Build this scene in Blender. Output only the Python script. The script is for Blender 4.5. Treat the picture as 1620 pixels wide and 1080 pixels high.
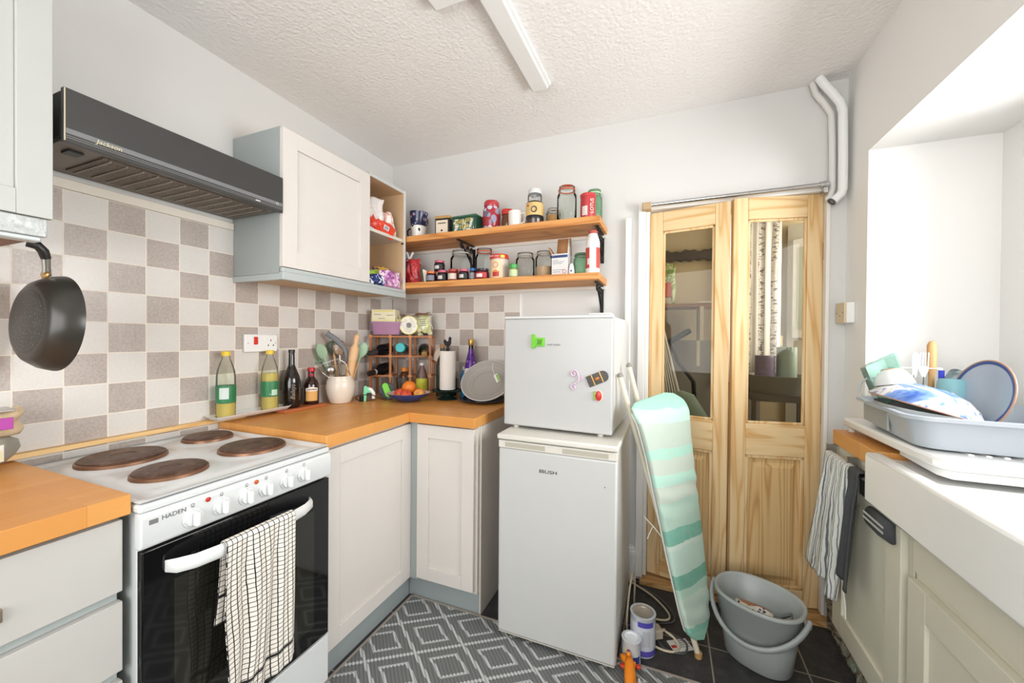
import bpy, bmesh, math, random
from mathutils import Vector, Matrix, Euler
random.seed(7)
PI = math.pi
for o in list(bpy.data.objects): bpy.data.objects.remove(o)
SC = bpy.context.scene
COL = SC.collection

# ------------------------------------------------------------------ camera
cam_d = bpy.data.cameras.new('camera'); cam = bpy.data.objects.new('camera', cam_d); COL.objects.link(cam)
cam_d.sensor_width = 36.0; cam_d.lens = 608.9/1620*36.0; cam_d.clip_start = 0.05
yaw, pitch, roll = 0.3828, -0.0085, 0.0082
fw = Vector((-math.sin(yaw)*math.cos(pitch), math.cos(yaw)*math.cos(pitch), math.sin(pitch)))
rt = Vector((math.cos(yaw), math.sin(yaw), 0)); up = rt.cross(fw)
r2 = rt*math.cos(roll) + up*math.sin(roll); u2 = up*math.cos(roll) - rt*math.sin(roll)
M3 = Matrix((r2, u2, -fw)).transposed()
cam.matrix_world = Matrix.Translation((1.7053, -2.0868, 1.239)) @ M3.to_4x4()
SC.camera = cam
# ------------------------------------------------------------------ world, lights, exposure
SC.view_settings.view_transform = 'Standard'; SC.view_settings.look = 'None'
SC.view_settings.gamma = 1.0; SC.view_settings.use_curve_mapping = False
SC.view_settings.exposure = 0.27
W = bpy.data.worlds.new('sky'); SC.world = W; W.use_nodes = True
W.node_tree.nodes['Background'].inputs[0].default_value = (1.0, 0.985, 0.985, 1)
W.node_tree.nodes['Background'].inputs[1].default_value = 2.2

def area(name, loc, direction, sx, sy, power, col=(1, 1, 1), spread=PI):
    d = bpy.data.lights.new(name, 'AREA'); d.shape = 'RECTANGLE'; d.size = sx; d.size_y = sy
    d.energy = power; d.color = col; d.spread = spread
    o = bpy.data.objects.new(name, d); COL.objects.link(o); o.location = loc
    o.rotation_euler = Vector(direction).to_track_quat('-Z', 'Y').to_euler()
    return o
area('daylight_sink_window', (2.98, -1.1, 1.5), (-1, 0, 0.0), 1.25, 0.84, 35, (1.0, 0.978, 1.0))
area('rear_fill_light', (1.3, -3.55, 1.5), (0, 1, 0.0), 2.0, 1.5, 42, (1.0, 0.975, 0.99))  # added fill from an invented opening behind the camera
area('lobby_fill_light', (2.75, 0.75, 1.6), (-1, 0, 0), 0.8, 0.9, 20, (1.0, 0.96, 0.93))  # area light added to brighten the lobby behind the doors

# ------------------------------------------------------------------ materials
def L(h):
    h = h.lstrip('#'); c = [int(h[i:i+2], 16)/255 for i in (0, 2, 4)]
    return tuple((v/12.92 if v <= .04045 else ((v+.055)/1.055)**2.4) for v in c) + (1,)
class NT:
    def __init__(s, name):
        s.m = bpy.data.materials.new(name); s.m.use_nodes = True; s.t = s.m.node_tree
        s.b = s.t.nodes['Principled BSDF']; s.out = s.t.nodes['Material Output']
    def n(s, typ, **kw):
        x = s.t.nodes.new(typ)
        for k, v in kw.items(): setattr(x, k, v)
        return x
    def l(s, a, b): s.t.links.new(a, b)
    def val(s, sock, v):
        if hasattr(v, 'is_output'): s.l(v, sock)
        else: sock.default_value = v
    def math(s, op, a, b=None, c=None):
        x = s.n('ShaderNodeMath', operation=op); s.val(x.inputs[0], a)
        if b is not None: s.val(x.inputs[1], b)
        if c is not None: s.val(x.inputs[2], c)
        return x.outputs[0]
    def mix(s, f, a, b, blend='MIX'):
        x = s.n('ShaderNodeMix', data_type='RGBA', blend_type=blend)
        s.val(x.inputs[0], f); s.val(x.inputs[6], a); s.val(x.inputs[7], b); return x.outputs[2]
    def coords(s, scale=(1, 1, 1), rot=(0, 0, 0), loc=(0, 0, 0)):
        tc = s.n('ShaderNodeTexCoord'); mp = s.n('ShaderNodeMapping')
        mp.inputs['Scale'].default_value = scale; mp.inputs['Rotation'].default_value = rot; mp.inputs['Location'].default_value = loc
        s.l(tc.outputs['Object'], mp.inputs['Vector']); return mp.outputs[0]
    def noise(s, vec, scale, detail=3, rough=.5, dist=0):
        x = s.n('ShaderNodeTexNoise'); s.l(vec, x.inputs['Vector']); x.inputs['Scale'].default_value = scale
        x.inputs['Detail'].default_value = detail; x.inputs['Roughness'].default_value = rough; x.inputs['Distortion'].default_value = dist
        return x.outputs[0]
    def ramp(s, f, stops):
        x = s.n('ShaderNodeValToRGB'); s.l(f, x.inputs[0]); e = x.color_ramp.elements
        e[0].position, e[0].color = stops[0]; e[1].position, e[1].color = stops[-1]
        for p_, c_ in stops[1:-1]:
            k = e.new(p_); k.color = c_
        return x.outputs[0]
    def bump(s, h, strength=.3, dist=.002):
        x = s.n('ShaderNodeBump'); s.l(h, x.inputs['Height']); x.inputs['Strength'].default_value = strength
        x.inputs['Distance'].default_value = dist; s.l(x.outputs[0], s.b.inputs['Normal'])
    def set(s, col=None, rough=None, metal=None, spec=None, trans=None):
        if col is not None: s.val(s.b.inputs['Base Color'], col)
        if rough is not None: s.val(s.b.inputs['Roughness'], rough)
        if metal is not None: s.b.inputs['Metallic'].default_value = metal
        if spec is not None: s.b.inputs['Specular IOR Level'].default_value = spec
        if trans is not None: s.b.inputs['Transmission Weight'].default_value = trans
        return s.m
MC = {}
def mat(col, rough=.5, metal=0, spec=.5, name=None):
    k = (col, rough, metal, spec)
    if k in MC: return MC[k]
    t = NT(name or 'paint_' + col.strip('#')); c = t.coords(); n = t.noise(c, 14, 3)
    base = L(col); dk = tuple(v*.93 for v in base[:3]) + (1,)
    t.set(t.mix(t.math('MULTIPLY', n, .6), base, dk), rough, metal, spec)
    MC[k] = t.m; return t.m
def glass(name, tint='#f4faf8', rough=.02, body=.0, bodycol='#ffffff', fres=1.45):
    """thin clear glass or clear plastic: tinted see-through with a sharp reflection"""
    t = NT(name); tr = t.n('ShaderNodeBsdfTransparent'); tr.inputs[0].default_value = L(tint)
    gl = t.n('ShaderNodeBsdfGlossy'); gl.inputs['Roughness'].default_value = rough
    fr = t.n('ShaderNodeFresnel'); fr.inputs[0].default_value = fres
    mx = t.n('ShaderNodeMixShader'); t.l(fr.outputs[0], mx.inputs[0]); t.l(tr.outputs[0], mx.inputs[1]); t.l(gl.outputs[0], mx.inputs[2])
    o = mx.outputs[0]
    if body > 0:
        df = t.n('ShaderNodeBsdfDiffuse'); df.inputs[0].default_value = L(bodycol)
        m2 = t.n('ShaderNodeMixShader'); m2.inputs[0].default_value = body
        t.l(o, m2.inputs[1]); t.l(df.outputs[0], m2.inputs[2]); o = m2.outputs[0]
    t.l(o, t.out.inputs[0]); return t.m

def m_wall(name, col, bscale=60, bstr=.15, rough=.85):
    t = NT(name); c = t.coords(); n = t.noise(c, bscale, 4, .6); n2 = t.noise(c, 3, 3)
    t.set(t.mix(n2, L(col), tuple(v*.96 for v in L(col)[:3]) + (1,)), rough, 0, .3); t.bump(n, bstr, .002); return t.m
WALL = m_wall('white_wall_emulsion', '#D7D5D2')
def m_ceiling():
    t = NT('stippled_ceiling_paint'); c = t.coords()
    v = t.n('ShaderNodeTexVoronoi'); t.l(c, v.inputs['Vector']); v.inputs['Scale'].default_value = 75
    n = t.noise(c, 45, 4, .65, .8)
    h = t.math('MULTIPLY', t.math('SUBTRACT', 1.0, v.outputs[0]), n)
    t.set(L('#F0EDEA'), .9, 0, .2); t.bump(h, .55, .006); return t.m
CEIL = m_ceiling()
def m_tiles(name, odd_dark, ax, off_h, off_z):
    """checkerboard of 10 cm ceramic tiles with pale grout; ax = wall axis along which tiles run"""
    t = NT(name); tc = t.n('ShaderNodeTexCoord'); sp = t.n('ShaderNodeSeparateXYZ'); t.l(tc.outputs['Object'], sp.inputs[0])
    h = sp.outputs[ax]; z = sp.outputs[2]
    a = t.math('MULTIPLY', t.math('SUBTRACT', h, off_h), 10); b = t.math('MULTIPLY', t.math('SUBTRACT', z, off_z), 10)
    fa = t.math('FLOOR', a); fb = t.math('FLOOR', b)
    par = t.math('FLOORED_MODULO', t.math('ADD', fa, fb), 2.0) if False else t.math('ABSOLUTE', t.math('MODULO', t.math('ADD', t.math('ADD', fa, fb), 200.0), 2.0))
    if not odd_dark: par = t.math('SUBTRACT', 1.0, par)
    c = t.coords()
    n = t.noise(c, 130, 4, .75); n2 = t.noise(c, 11, 2)
    # per tile tone
    wn = t.n('ShaderNodeTexWhiteNoise', noise_dimensions='2D'); cb = t.n('ShaderNodeCombineXYZ'); t.l(fa, cb.inputs[0]); t.l(fb, cb.inputs[1]); t.l(cb.outputs[0], wn.inputs[0])
    nn = t.math('ADD', t.math('MULTIPLY', n, .75), t.math('MULTIPLY', n2, .25))
    light = t.ramp(nn, [(.3, L('#D3CEC8')), (.7, L('#DEDAD5'))])
    dark = t.ramp(nn, [(.34, L('#A1958D')), (.66, L('#C0B5AE'))])
    tile = t.mix(par, light, dark)
    tile = t.mix(t.math('MULTIPLY', wn.outputs[0], .12), tile, L('#B5ABA3'))
    ea = t.math('ABSOLUTE', t.math('SUBTRACT', t.math('FRACT', a), .5)); eb = t.math('ABSOLUTE', t.math('SUBTRACT', t.math('FRACT', b), .5))
    e = t.math('MAXIMUM', ea, eb); wob = t.math('MULTIPLY', t.math('SUBTRACT', t.noise(c, 40, 2), .5), .02)
    g = t.math('GREATER_THAN', t.math('ADD', e, wob), .481)
    t.set(t.mix(g, tile, L('#E6DDD1')), t.math('ADD', t.math('MULTIPLY', g, .5), .32), 0, .5)
    hgt = t.math('ADD', t.math('MULTIPLY', g, -1.0), t.math('MULTIPLY', n, .35)); t.bump(hgt, .35, .0015); return t.m
def m_butcher(name, ax):
    """oiled block worktop: narrow staves running along ax"""
    t = NT(name); rot = (0, 0, 0) if ax == 0 else (0, 0, PI/2); c = t.coords((1, 1, 1), rot)
    br = t.n('ShaderNodeTexBrick'); t.l(c, br.inputs['Vector']); br.offset = .37; br.squash = 1
    br.inputs['Scale'].default_value = 1; br.inputs['Brick Width'].default_value = .42; br.inputs['Row Height'].default_value = .038
    br.inputs['Mortar Size'].default_value = .0004; br.inputs['Mortar Smooth'].default_value = 0
    br.inputs['Color1'].default_value = L('#E3A257'); br.inputs['Color2'].default_value = L('#D0883C'); br.inputs['Mortar'].default_value = L('#A9692F')
    c2 = t.coords((2, 60, 60), rot); n = t.noise(c2, 3, 5, .6, .4)
    c3 = t.coords((1, 1, 1), rot); n3 = t.noise(c3, 2.5, 2)
    col = t.mix(t.math('MULTIPLY', n, .65), br.outputs[0], L('#CF9250')); col = t.mix(t.math('MULTIPLY', n3, .35), col, L('#E2A25A'))
    t.set(col, .38, 0, .45); return t.m
def m_pine(name, ax, col1='#E9CFA4', col2='#CB9A60', scale=1.0, lines=16, along=.1):
    """pine with flowing grain along ax"""
    t = NT(name); s = [1, 1, 1]; s[ax] = along
    c = t.coords(tuple(v*scale for v in s)); n = t.noise(c, 5.5, 3, .5, .3)
    r = t.math('FRACT', t.math('MULTIPLY', n, lines)); tri = t.math('ABSOLUTE', t.math('SUBTRACT', t.math('MULTIPLY', r, 2), 1))
    g = t.ramp(tri, [(.0, L(col2)), (.35, t_mixc(col1, col2, .25)), (.75, L(col1)), (1, L(col1))])
    s2 = [120, 120, 120]; s2[ax] = 3; c2 = t.coords(tuple(s2)); f = t.noise(c2, 1.5, 3, .6)
    g = t.mix(t.math('MULTIPLY', f, .28), g, L(col2)); t.set(g, .5, 0, .35); return t.m
def t_mixc(a, b, f):
    A, B = L(a), L(b); return tuple(A[i]*(1-f)+B[i]*f for i in range(3)) + (1,)
def m_slate():
    t = NT('slate_floor_tiles'); tc = t.n('ShaderNodeTexCoord'); sp = t.n('ShaderNodeSeparateXYZ'); t.l(tc.outputs['Object'], sp.inputs[0])
    a = t.math('DIVIDE', t.math('SUBTRACT', sp.outputs[0], 1.877), .33); b = t.math('DIVIDE', t.math('SUBTRACT', sp.outputs[1], -.355), .33)
    ea = t.math('ABSOLUTE', t.math('SUBTRACT', t.math('FRACT', a), .5)); eb = t.math('ABSOLUTE', t.math('SUBTRACT', t.math('FRACT', b), .5))
    g = t.math('GREATER_THAN', t.math('MAXIMUM', ea, eb), .4915)
    c = t.coords(); n = t.noise(c, 22, 6, .7); n2 = t.noise(c, 150, 3, .6)
    col = t.ramp(n, [(.3, L('#2B2A2B')), (.55, L('#3B3A3B')), (.8, L('#4F4E4E'))])
    spk = t.math('GREATER_THAN', n2, .72); col = t.mix(t.math('MULTIPLY', spk, .35), col, L('#8A8784'))
    t.set(t.mix(g, col, L('#8C8378')), .6, 0, .4); t.bump(t.math('SUBTRACT', n, t.math('MULTIPLY', g, .6)), .4, .004); return t.m
def m_rug():
    t = NT('diamond_lattice_rug'); tc = t.n('ShaderNodeTexCoord'); sp = t.n('ShaderNodeSeparateXYZ'); t.l(tc.outputs['Object'], sp.inputs[0])
    wv = t.n('ShaderNodeTexWave', wave_type='BANDS', bands_direction='DIAGONAL'); wv.inputs['Scale'].default_value = 34; wv.inputs['Distortion'].default_value = .5
    t.l(tc.outputs['Object'], wv.inputs['Vector'])
    jag = t.math('MULTIPLY', t.math('SUBTRACT', wv.outputs[1], .5), .022)
    x = t.math('DIVIDE', t.math('SUBTRACT', sp.outputs[0], .805), .304); y = t.math('DIVIDE', t.math('SUBTRACT', sp.outputs[1], -.626), .212)
    a = t.math('ABSOLUTE', t.math('SUBTRACT', t.math('FRACT', t.math('ADD', x, y)), .5)); b = t.math('ABSOLUTE', t.math('SUBTRACT', t.math('FRACT', t.math('SUBTRACT', x, y)), .5))
    d = t.math('ADD', t.math('MAXIMUM', a, b), jag)
    l1 = t.math('GREATER_THAN', d, .464); l2 = t.math('LESS_THAN', t.math('ABSOLUTE', t.math('SUBTRACT', d, .262)), .031)
    ln = t.math('MAXIMUM', l1, l2)
    c = t.coords(); n = t.noise(c, 180, 2)
    grey = t.mix(wv.outputs[1], L('#5C5E5D'), L('#747675')); grey = t.mix(t.math('MULTIPLY', n, .5), grey, L('#747675'))
    lt = t.mix(wv.outputs[1], L('#9A9C9B'), L('#C2C4C3'))
    t.set(t.mix(ln, grey, lt), .85, 0, .2); t.bump(wv.outputs[1], .5, .002); return t.m

WOODX = m_butcher('oiled_block_wood_x', 0); WOODY = m_butcher('oiled_block_wood_y', 1)
PINEZ = m_pine('pale_pine_upright', 2, '#E4C99C', '#CDA066', 1.0, 11); PINEX = m_pine('pale_pine_across', 0, '#E4C99C', '#CDA066', 1.0, 11); PINEP = m_pine('pale_pine_panel', 2, '#D9B985', '#B98D58', 1.0, 24, .035)
SHELFW = m_pine('oiled_pine_shelf', 0, '#DD9F5E', '#B9763A', 1.0, 12); BATTEN = m_pine('light_pine_batten', 1, '#E8C48C', '#D2A365', 1, 10)
GREYDOOR = mat('#DBD5CF', .45); BLUEGREY = mat('#A9B0AF', .4); KICK = mat('#9AA3A4', .5); CREAM = mat('#D8D4C2', .45)
CARC = mat('#D6CFC6', .5); CHIP = mat('#D0AE88', .6); WHITE = mat('#EFEFED', .35); WGLOSS = mat('#F2F3F2', .15, 0, .6); APPL = mat('#D6D6D5', .28)
OFFW = mat('#DDD9CF', .35); BLACK = mat('#1B1B1C', .4); CHROME = mat('#C9C9C9', .2, 1.0); STEEL = mat('#B5B5B2', .3, 1.0)
DARKGREY = mat('#4A4B4D', .5); HOODB = mat('#3B3A39', .33); BLKGLASS = mat('#0E0E10', .06, 0, .6)
CLEAR = glass('clear_jar_glass', '#FAFCFB', fres=1.22); PANE = glass('door_pane_glass', '#D9D6CC', .01, 0, fres=1.3); GREENG = glass('green_jar_glass', '#BCDDC2', .02, .2, '#B5DABD', 1.3)
PLASTIC = glass('clear_plastic', '#EDF0E6', .08, .06)

# ------------------------------------------------------------------ mesh helper
class MB:
    def __init__(s): s.v = []; s.f = []; s.mi = []; s.cur = 0
    def add(s, vs, fs):
        b = len(s.v); s.v += [tuple(v) for v in vs]; s.f += [tuple(i+b for i in f) for f in fs]; s.mi += [s.cur]*len(fs); return s
    def m(s, i): s.cur = i; return s
    def xf(s, M):
        s.v = [tuple(M @ Vector(v)) for v in s.v]; return s
    def box(s, x0, x1, y0, y1, z0, z1):
        x0, x1 = min(x0, x1), max(x0, x1); y0, y1 = min(y0, y1), max(y0, y1); z0, z1 = min(z0, z1), max(z0, z1)
        return s.add([(x0,y0,z0),(x1,y0,z0),(x1,y1,z0),(x0,y1,z0),(x0,y0,z1),(x1,y0,z1),(x1,y1,z1),(x0,y1,z1)],
                     [(0,3,2,1),(4,5,6,7),(0,1,5,4),(1,2,6,5),(2,3,7,6),(3,0,4,7)])
    def lathe(s, prof, seg=24, c=(0, 0, 0), M=None, sx=1, sy=1):
        vs = []; fs = []; rings = []
        for r, z in prof:
            if r < 1e-6: rings.append([len(vs)]); vs.append((0, 0, z))
            else:
                rings.append(list(range(len(vs), len(vs)+seg)))
                vs += [(r*math.cos(2*PI*i/seg)*sx, r*math.sin(2*PI*i/seg)*sy, z) for i in range(seg)]
        for a, b in zip(rings, rings[1:]):
            if len(a) == 1 and len(b) == 1: continue
            for i in range(seg):
                j = (i+1) % seg
                if len(a) == 1: fs.append((a[0], b[j], b[i]))
                elif len(b) == 1: fs.append((a[i], a[j], b[0]))
                else: fs.append((a[i], a[j], b[j], b[i]))
        T = Matrix.Translation(c) @ (M.to_4x4() if M else Matrix.Identity(4))
        return s.add([T @ Vector(v) for v in vs], fs)
    def cyl(s, r, h, c=(0, 0, 0), seg=24, M=None, r2=None):
        return s.lathe([(0, 0), (r, 0), (r if r2 is None else r2, h), (0, h)], seg, c, M)
    def tube(s, pts, r, seg=8, closed=False, flat=None):
        pts = [Vector(p) for p in pts]; n = len(pts); vs = []; fs = []; prev = None
        for i, p in enumerate(pts):
            if closed: t = pts[(i+1) % n]-pts[i-1]
            else: t = pts[min(i+1, n-1)]-pts[max(i-1, 0)]
            t = t.normalized() if t.length > 1e-9 else Vector((0, 0, 1))
            if prev is None:
                a = Vector((0, 0, 1)) if abs(t.z) < .9 else Vector((1, 0, 0)); u = t.cross(a).normalized()
            else: u = (prev - t*prev.dot(t)); u = u.normalized() if u.length > 1e-6 else prev
            w = t.cross(u); prev = u
            rr = r[i] if isinstance(r, (list, tuple)) else r; k = flat or 1
            vs += [p+u*rr*math.cos(2*PI*j/seg)+w*rr*k*math.sin(2*PI*j/seg) for j in range(seg)]
        for i in range(n if closed else n-1):
            for j in range(seg):
                a = i*seg+j; b = i*seg+(j+1) % seg; c = ((i+1) % n)*seg+(j+1) % seg; d = ((i+1) % n)*seg+j
                fs.append((a, b, c, d))
        if not closed: fs += [tuple(range(seg))[::-1], tuple(range((n-1)*seg, n*seg))]
        return s.add(vs, fs)
    def prism(s, poly, h0, h1, plane='xy'):
        n = len(poly)
        def P(a, b, h): return {'xy': (a, b, h), 'xz': (a, h, b), 'yz': (h, a, b)}[plane]
        vs = [P(a, b, h0) for a, b in poly] + [P(a, b, h1) for a, b in poly]
        return s.add(vs, [tuple(range(n))[::-1], tuple(range(n, 2*n))] + [(i, (i+1) % n, n+(i+1) % n, n+i) for i in range(n)])
    def grid(s, fn, nu, nv, closed_u=False):
        vs = [fn(i/(nu if closed_u else nu-1), j/(nv-1)) for j in range(nv) for i in range(nu)]; fs = []
        for j in range(nv-1):
            for i in range(nu if closed_u else nu-1):
                k = (i+1) % nu; fs.append((j*nu+i, j*nu+k, (j+1)*nu+k, (j+1)*nu+i))
        return s.add(vs, fs)
    def ball(s, r, c=(0, 0, 0), sc=(1, 1, 1), seg=16, rings=10, M=None):
        pr = [(max(0, r*math.sin(PI*i/rings)), -r*math.cos(PI*i/rings)) for i in range(rings+1)]; pr[0] = (0, -r); pr[-1] = (0, r)
        b = MB().lathe(pr, seg); vs = [Vector((v[0]*sc[0], v[1]*sc[1], v[2]*sc[2])) for v in b.v]
        if M: vs = [M @ v for v in vs]
        return s.add([v+Vector(c) for v in vs], b.f)
    def torus(s, R, r, c=(0, 0, 0), seg=28, s2=8, M=None, sx=1, sy=1):
        pts = [Vector((R*math.cos(2*PI*i/seg)*sx, R*math.sin(2*PI*i/seg)*sy, 0)) for i in range(seg)]
        if M: pts = [M @ p for p in pts]
        return s.tube([p+Vector(c) for p in pts], r, s2, True)
    def build(s, name, mats, parent=None, bev=0, smooth=35, solid=0, sub=0, loc=None, rot=None, label=None, fix=True):
        me = bpy.data.meshes.new(name); me.from_pydata(s.v, [], s.f)
        if not isinstance(mats, (list, tuple)): mats = [mats]
        for m_ in mats: me.materials.append(m_)
        me.polygons.foreach_set('material_index', s.mi)
        me.polygons.foreach_set('use_smooth', [True]*len(s.f))
        if fix:
            bm = bmesh.new(); bm.from_mesh(me); bmesh.ops.recalc_face_normals(bm, faces=bm.faces); bm.to_mesh(me); bm.free()
        me.update(); me.set_sharp_from_angle(angle=math.radians(smooth))
        o = bpy.data.objects.new(name, me); COL.objects.link(o)
        if parent: o.parent = parent
        if loc: o.location = loc
        if rot: o.rotation_euler = rot
        if solid: k = o.modifiers.new('thickness', 'SOLIDIFY'); k.thickness = solid; k.offset = 0
        if bev:
            k = o.modifiers.new('bevel', 'BEVEL'); k.width = bev; k.segments = 2; k.limit_method = 'ANGLE'; k.angle_limit = math.radians(40)
        if sub: k = o.modifiers.new('subsurf', 'SUBSURF'); k.levels = sub; k.render_levels = sub
        if label: o['label'] = label
        return o
def tag(o, label, cat, group=None, kind=None):
    o['label'] = label; o['category'] = cat
    if group: o['group'] = group
    if kind: o['kind'] = kind
    return o
def thing(name, label, cat, loc=(0, 0, 0), rz=0, group=None):
    o = bpy.data.objects.new(name, None); COL.objects.link(o); o.location = loc
    o.rotation_euler = rz if isinstance(rz, (tuple, Euler)) else (0, 0, rz); o.empty_display_size = .05
    return tag(o, label, cat, group)
def struct(o): o['kind'] = 'structure'; return o
def text(name, s, size, m_, parent, loc, rot, ext=.0004, align='CENTER', sx=1, shear=0, label=None):
    c = bpy.data.curves.new(name+'_curve', 'FONT'); c.body = s; c.size = size; c.extrude = ext; c.align_x = align; c.align_y = 'CENTER'; c.shear = shear
    c.resolution_u = 3
    t = bpy.data.objects.new('tmp', c); me = bpy.data.meshes.new_from_object(t); bpy.data.objects.remove(t)
    me.materials.clear(); me.materials.append(m_); o = bpy.data.objects.new(name, me); COL.objects.link(o)
    o.parent = parent; o.location = loc; o.rotation_euler = rot; o.scale = (sx, 1, 1)
    if label: o['label'] = label
    return o
RX = (PI/2, 0, 0)            # text facing -Y
RP = (PI/2, 0, PI/2)         # text facing +X
def axisM(d):
    return Vector(d).normalized().to_track_quat('Z', 'Y').to_matrix()
# =================================================================== ROOM SHELL
XW = 2.42; CZ = 2.372; YF = -3.3; AY0, AY1, AZ, AX = -1.95, -.19, 1.975, 2.79
b = MB().box(-.1, 2.95, YF-.1, 1.1, -.06, 0); struct(b.build('floor', m_slate()))
b = MB().box(-.1, XW+.5, YF-.1, .1, CZ, CZ+.08); struct(b.build('ceiling', CEIL))
b = MB().box(-.1, 0, YF-.1, .1, 0, CZ); struct(b.build('wall_left', WALL))
b = MB().box(0, 1.6, 0, .1, 0, CZ).box(2.362, 2.95, 0, .1, 0, CZ).box(1.6, 2.362, 0, .1, 1.93, CZ); struct(b.build('wall_back', WALL))
b = MB().box(XW, AX+.08, AY1, 0, 0, CZ).box(XW, AX+.08, AY0, AY1, AZ, CZ).box(XW, AX+.08, YF, AY0, 0, CZ)
b.box(AX, AX+.08, AY0, AY1, 0, 1.06).box(AX, AX+.08, AY0, -1.78, 1.06, AZ).box(AX, AX+.08, -.40, AY1, 1.06, AZ).box(AX, AX+.08, -1.78, -.40, 1.93, AZ)
struct(b.build('wall_right', m_wall('white_wall_emulsion_lifted', '#EFEDEA')))  # lighter copy of the wall white, makes up for weaker light here
b = MB().box(-.1, .3, YF-.1, YF, 0, CZ).box(2.3, 2.95, YF-.1, YF, 0, CZ).box(.3, 2.3, YF-.1, YF, 0, .75).box(.3, 2.3, YF-.1, YF, 2.2, CZ)
struct(b.build('wall_front', WALL))
# window over the sink, and an unseen rear window added for the fill light
w = MB()
for y in (-1.78, -1.10, -.45): w.box(AX+.01, AX+.06, y, y+.05, 1.11, 1.88)
w.box(AX+.01, AX+.06, -1.78, -.40, 1.06, 1.11).box(AX+.01, AX+.06, -1.78, -.40, 1.88, 1.93)
wo = struct(w.build('window_1', WGLOSS, bev=.006))
MB().box(AX+.03, AX+.036, -1.73, -.45, 1.11, 1.88).build('pane', CLEAR, wo)
w = MB()
for x in (.3, 1.27, 2.24): w.box(x, x+.06, YF-.07, YF-.02, .81, 2.14)
w.box(.3, 2.3, YF-.07, YF-.02, .75, .81).box(.3, 2.3, YF-.07, YF-.02, 2.14, 2.2)
wo = struct(w.build('added_rear_window', WGLOSS, bev=.006))
MB().box(.33, 2.27, YF-.048, YF-.042, .78, 2.17).build('pane', CLEAR, wo)
# tiles
TZ = 1.192
b = MB().box(0, .007, -3.0, -1.019, .86, 1.68).box(0, .007, -1.019, -.007, .86, 1.482)
struct(b.build('trim_1', m_tiles('wall_tiles_left', True, 1, -1.6123, 1.28)))
b = MB().box(.0072, .915, -.007, 0, .86, 1.492)
struct(b.build('trim_2', m_tiles('wall_tiles_back', False, 0, .1183, 1.1917)))
b = MB().box(0, .012, -1.63, -1.019, 1.681, 1.712); struct(b.build('trim_3', mat('#E4DCCF', .6), bev=.003))
b = MB().box(.915, .921, -.009, 0, .86, 1.496); struct(b.build('trim_4', WHITE))
# skirting and architrave beside the fridge
b = MB().prism([(1.40, -.035), (1.565, -.035), (1.565, 0), (1.40, 0)], 0, .135).prism([(1.40, -.045), (1.572, -.045), (1.572, 0), (1.40, 0)], .135, .16).prism([(1.40, -.03), (1.562, -.03), (1.562, 0), (1.40, 0)], .16, .172)
struct(b.build('baseboard_back', WHITE, bev=.004))
b = MB().box(1.563, 1.6, -.022, 0, 0.02, 1.93).box(1.5, 1.53, -.03, 0, .17, 1.86); struct(b.build('trim_5', mat('#E6E3DE', .6), bev=.004))
b = MB().box(1.6, 1.618, -.01, .1, .03, 1.93).box(2.347, 2.362, -.01, .1, .03, 1.93).box(1.6, 2.362, -.01, .1, 1.895, 1.93); struct(b.build('trim_6', mat('#E4DFD8', .55), bev=.003))
b = MB().box(1.588, 2.372, -.05, .1, 0, .024); struct(b.build('trim_7', m_pine('threshold_pine', 0, '#C9A06C', '#9C713F'), bev=.003))
# mouldy skirting at the foot of the right wall
def m_mould():
    t = NT('flaking_mouldy_paint'); c = t.coords(); n = t.noise(c, 26, 6, .75, 1.2)
    t.set(t.ramp(n, [(.3, L('#2C2620')), (.43, L('#6B5A48')), (.52, L('#A79C8B')), (.6, L('#8EA08C')), (.72, L('#B9B4A8'))]), .8, 0, .2)
    t.bump(n, .9, .01); return t.m
def mould_fn(u, v):
    y = -.01 - u*.40; z = v*(.27 - .22*u)
    return (2.372 + .010*math.sin(u*37)*math.sin(v*9) + .012*v + .004*math.sin(u*90), y, z)
b = MB().grid(mould_fn, 40, 10); struct(b.build('baseboard_right', m_mould(), solid=.02, smooth=180))
b = MB().box(2.375, 2.42, -.03, 0, 0.16, .5); struct(b.build('trim_8', mat('#B9B3A6', .7)))
t = NT('worn_pipe_paint')
o = MB().tube([(2.352, -.02, .30), (2.362, -.16, .16), (2.366, -.27, .10)], .009, 8).build('pipe', mat('#9FB0A0', .6))
tag(o, 'thin pale green pipe sloping down the wall below the striped towel', 'pipe')

# =================================================================== LOBBY BEHIND THE DOORS
LB = m_wall('beige_lobby_wall', '#CDBE9F'); 
b = MB().box(1.45, 1.5, .1, 1.05, 0, 2.3).box(1.45, 2.9, 1.0, 1.05, 0, 2.3).box(2.85, 2.9, .1, .3, 0, 2.3).box(2.85, 2.9, .3, 1.05, 0, 1.1); struct(b.build('wall_lobby', LB))
b = MB().box(1.45, 2.9, .1, 1.05, 2.16, 2.2); struct(b.build('ceiling_lobby', mat('#E3DED2', .8)))
b = MB().box(1.5, 2.3, .985, .998, 0, 1.235); struct(b.build('trim_9', mat('#94908A', .7)))
def beam_fn(u, v): return (1.5+.75*u, .975, 1.81 + .07*v + .008*math.sin(u*31)*(v-.3) + .006*math.sin(u*77))
b = MB().grid(beam_fn, 50, 4); struct(b.build('trim_10', mat('#57504C', .9), solid=.03, smooth=180))
sh = thing('wall_shelf', 'brown shelf behind the glass of the left door', 'shelf', (1.5, .62, 1.475))
MB().box(0, .50, .05, .33, -.022, 0).build('board', m_pine('brown_shelf', 0, '#A9784C', '#7E5431'), sh)
MB().box(.40, .42, .02, .33, -.24, -.022).box(.40, .42, .3, .33, -.42, -.022).build('bracket', mat('#D8D0C0', .6), sh)
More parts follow.
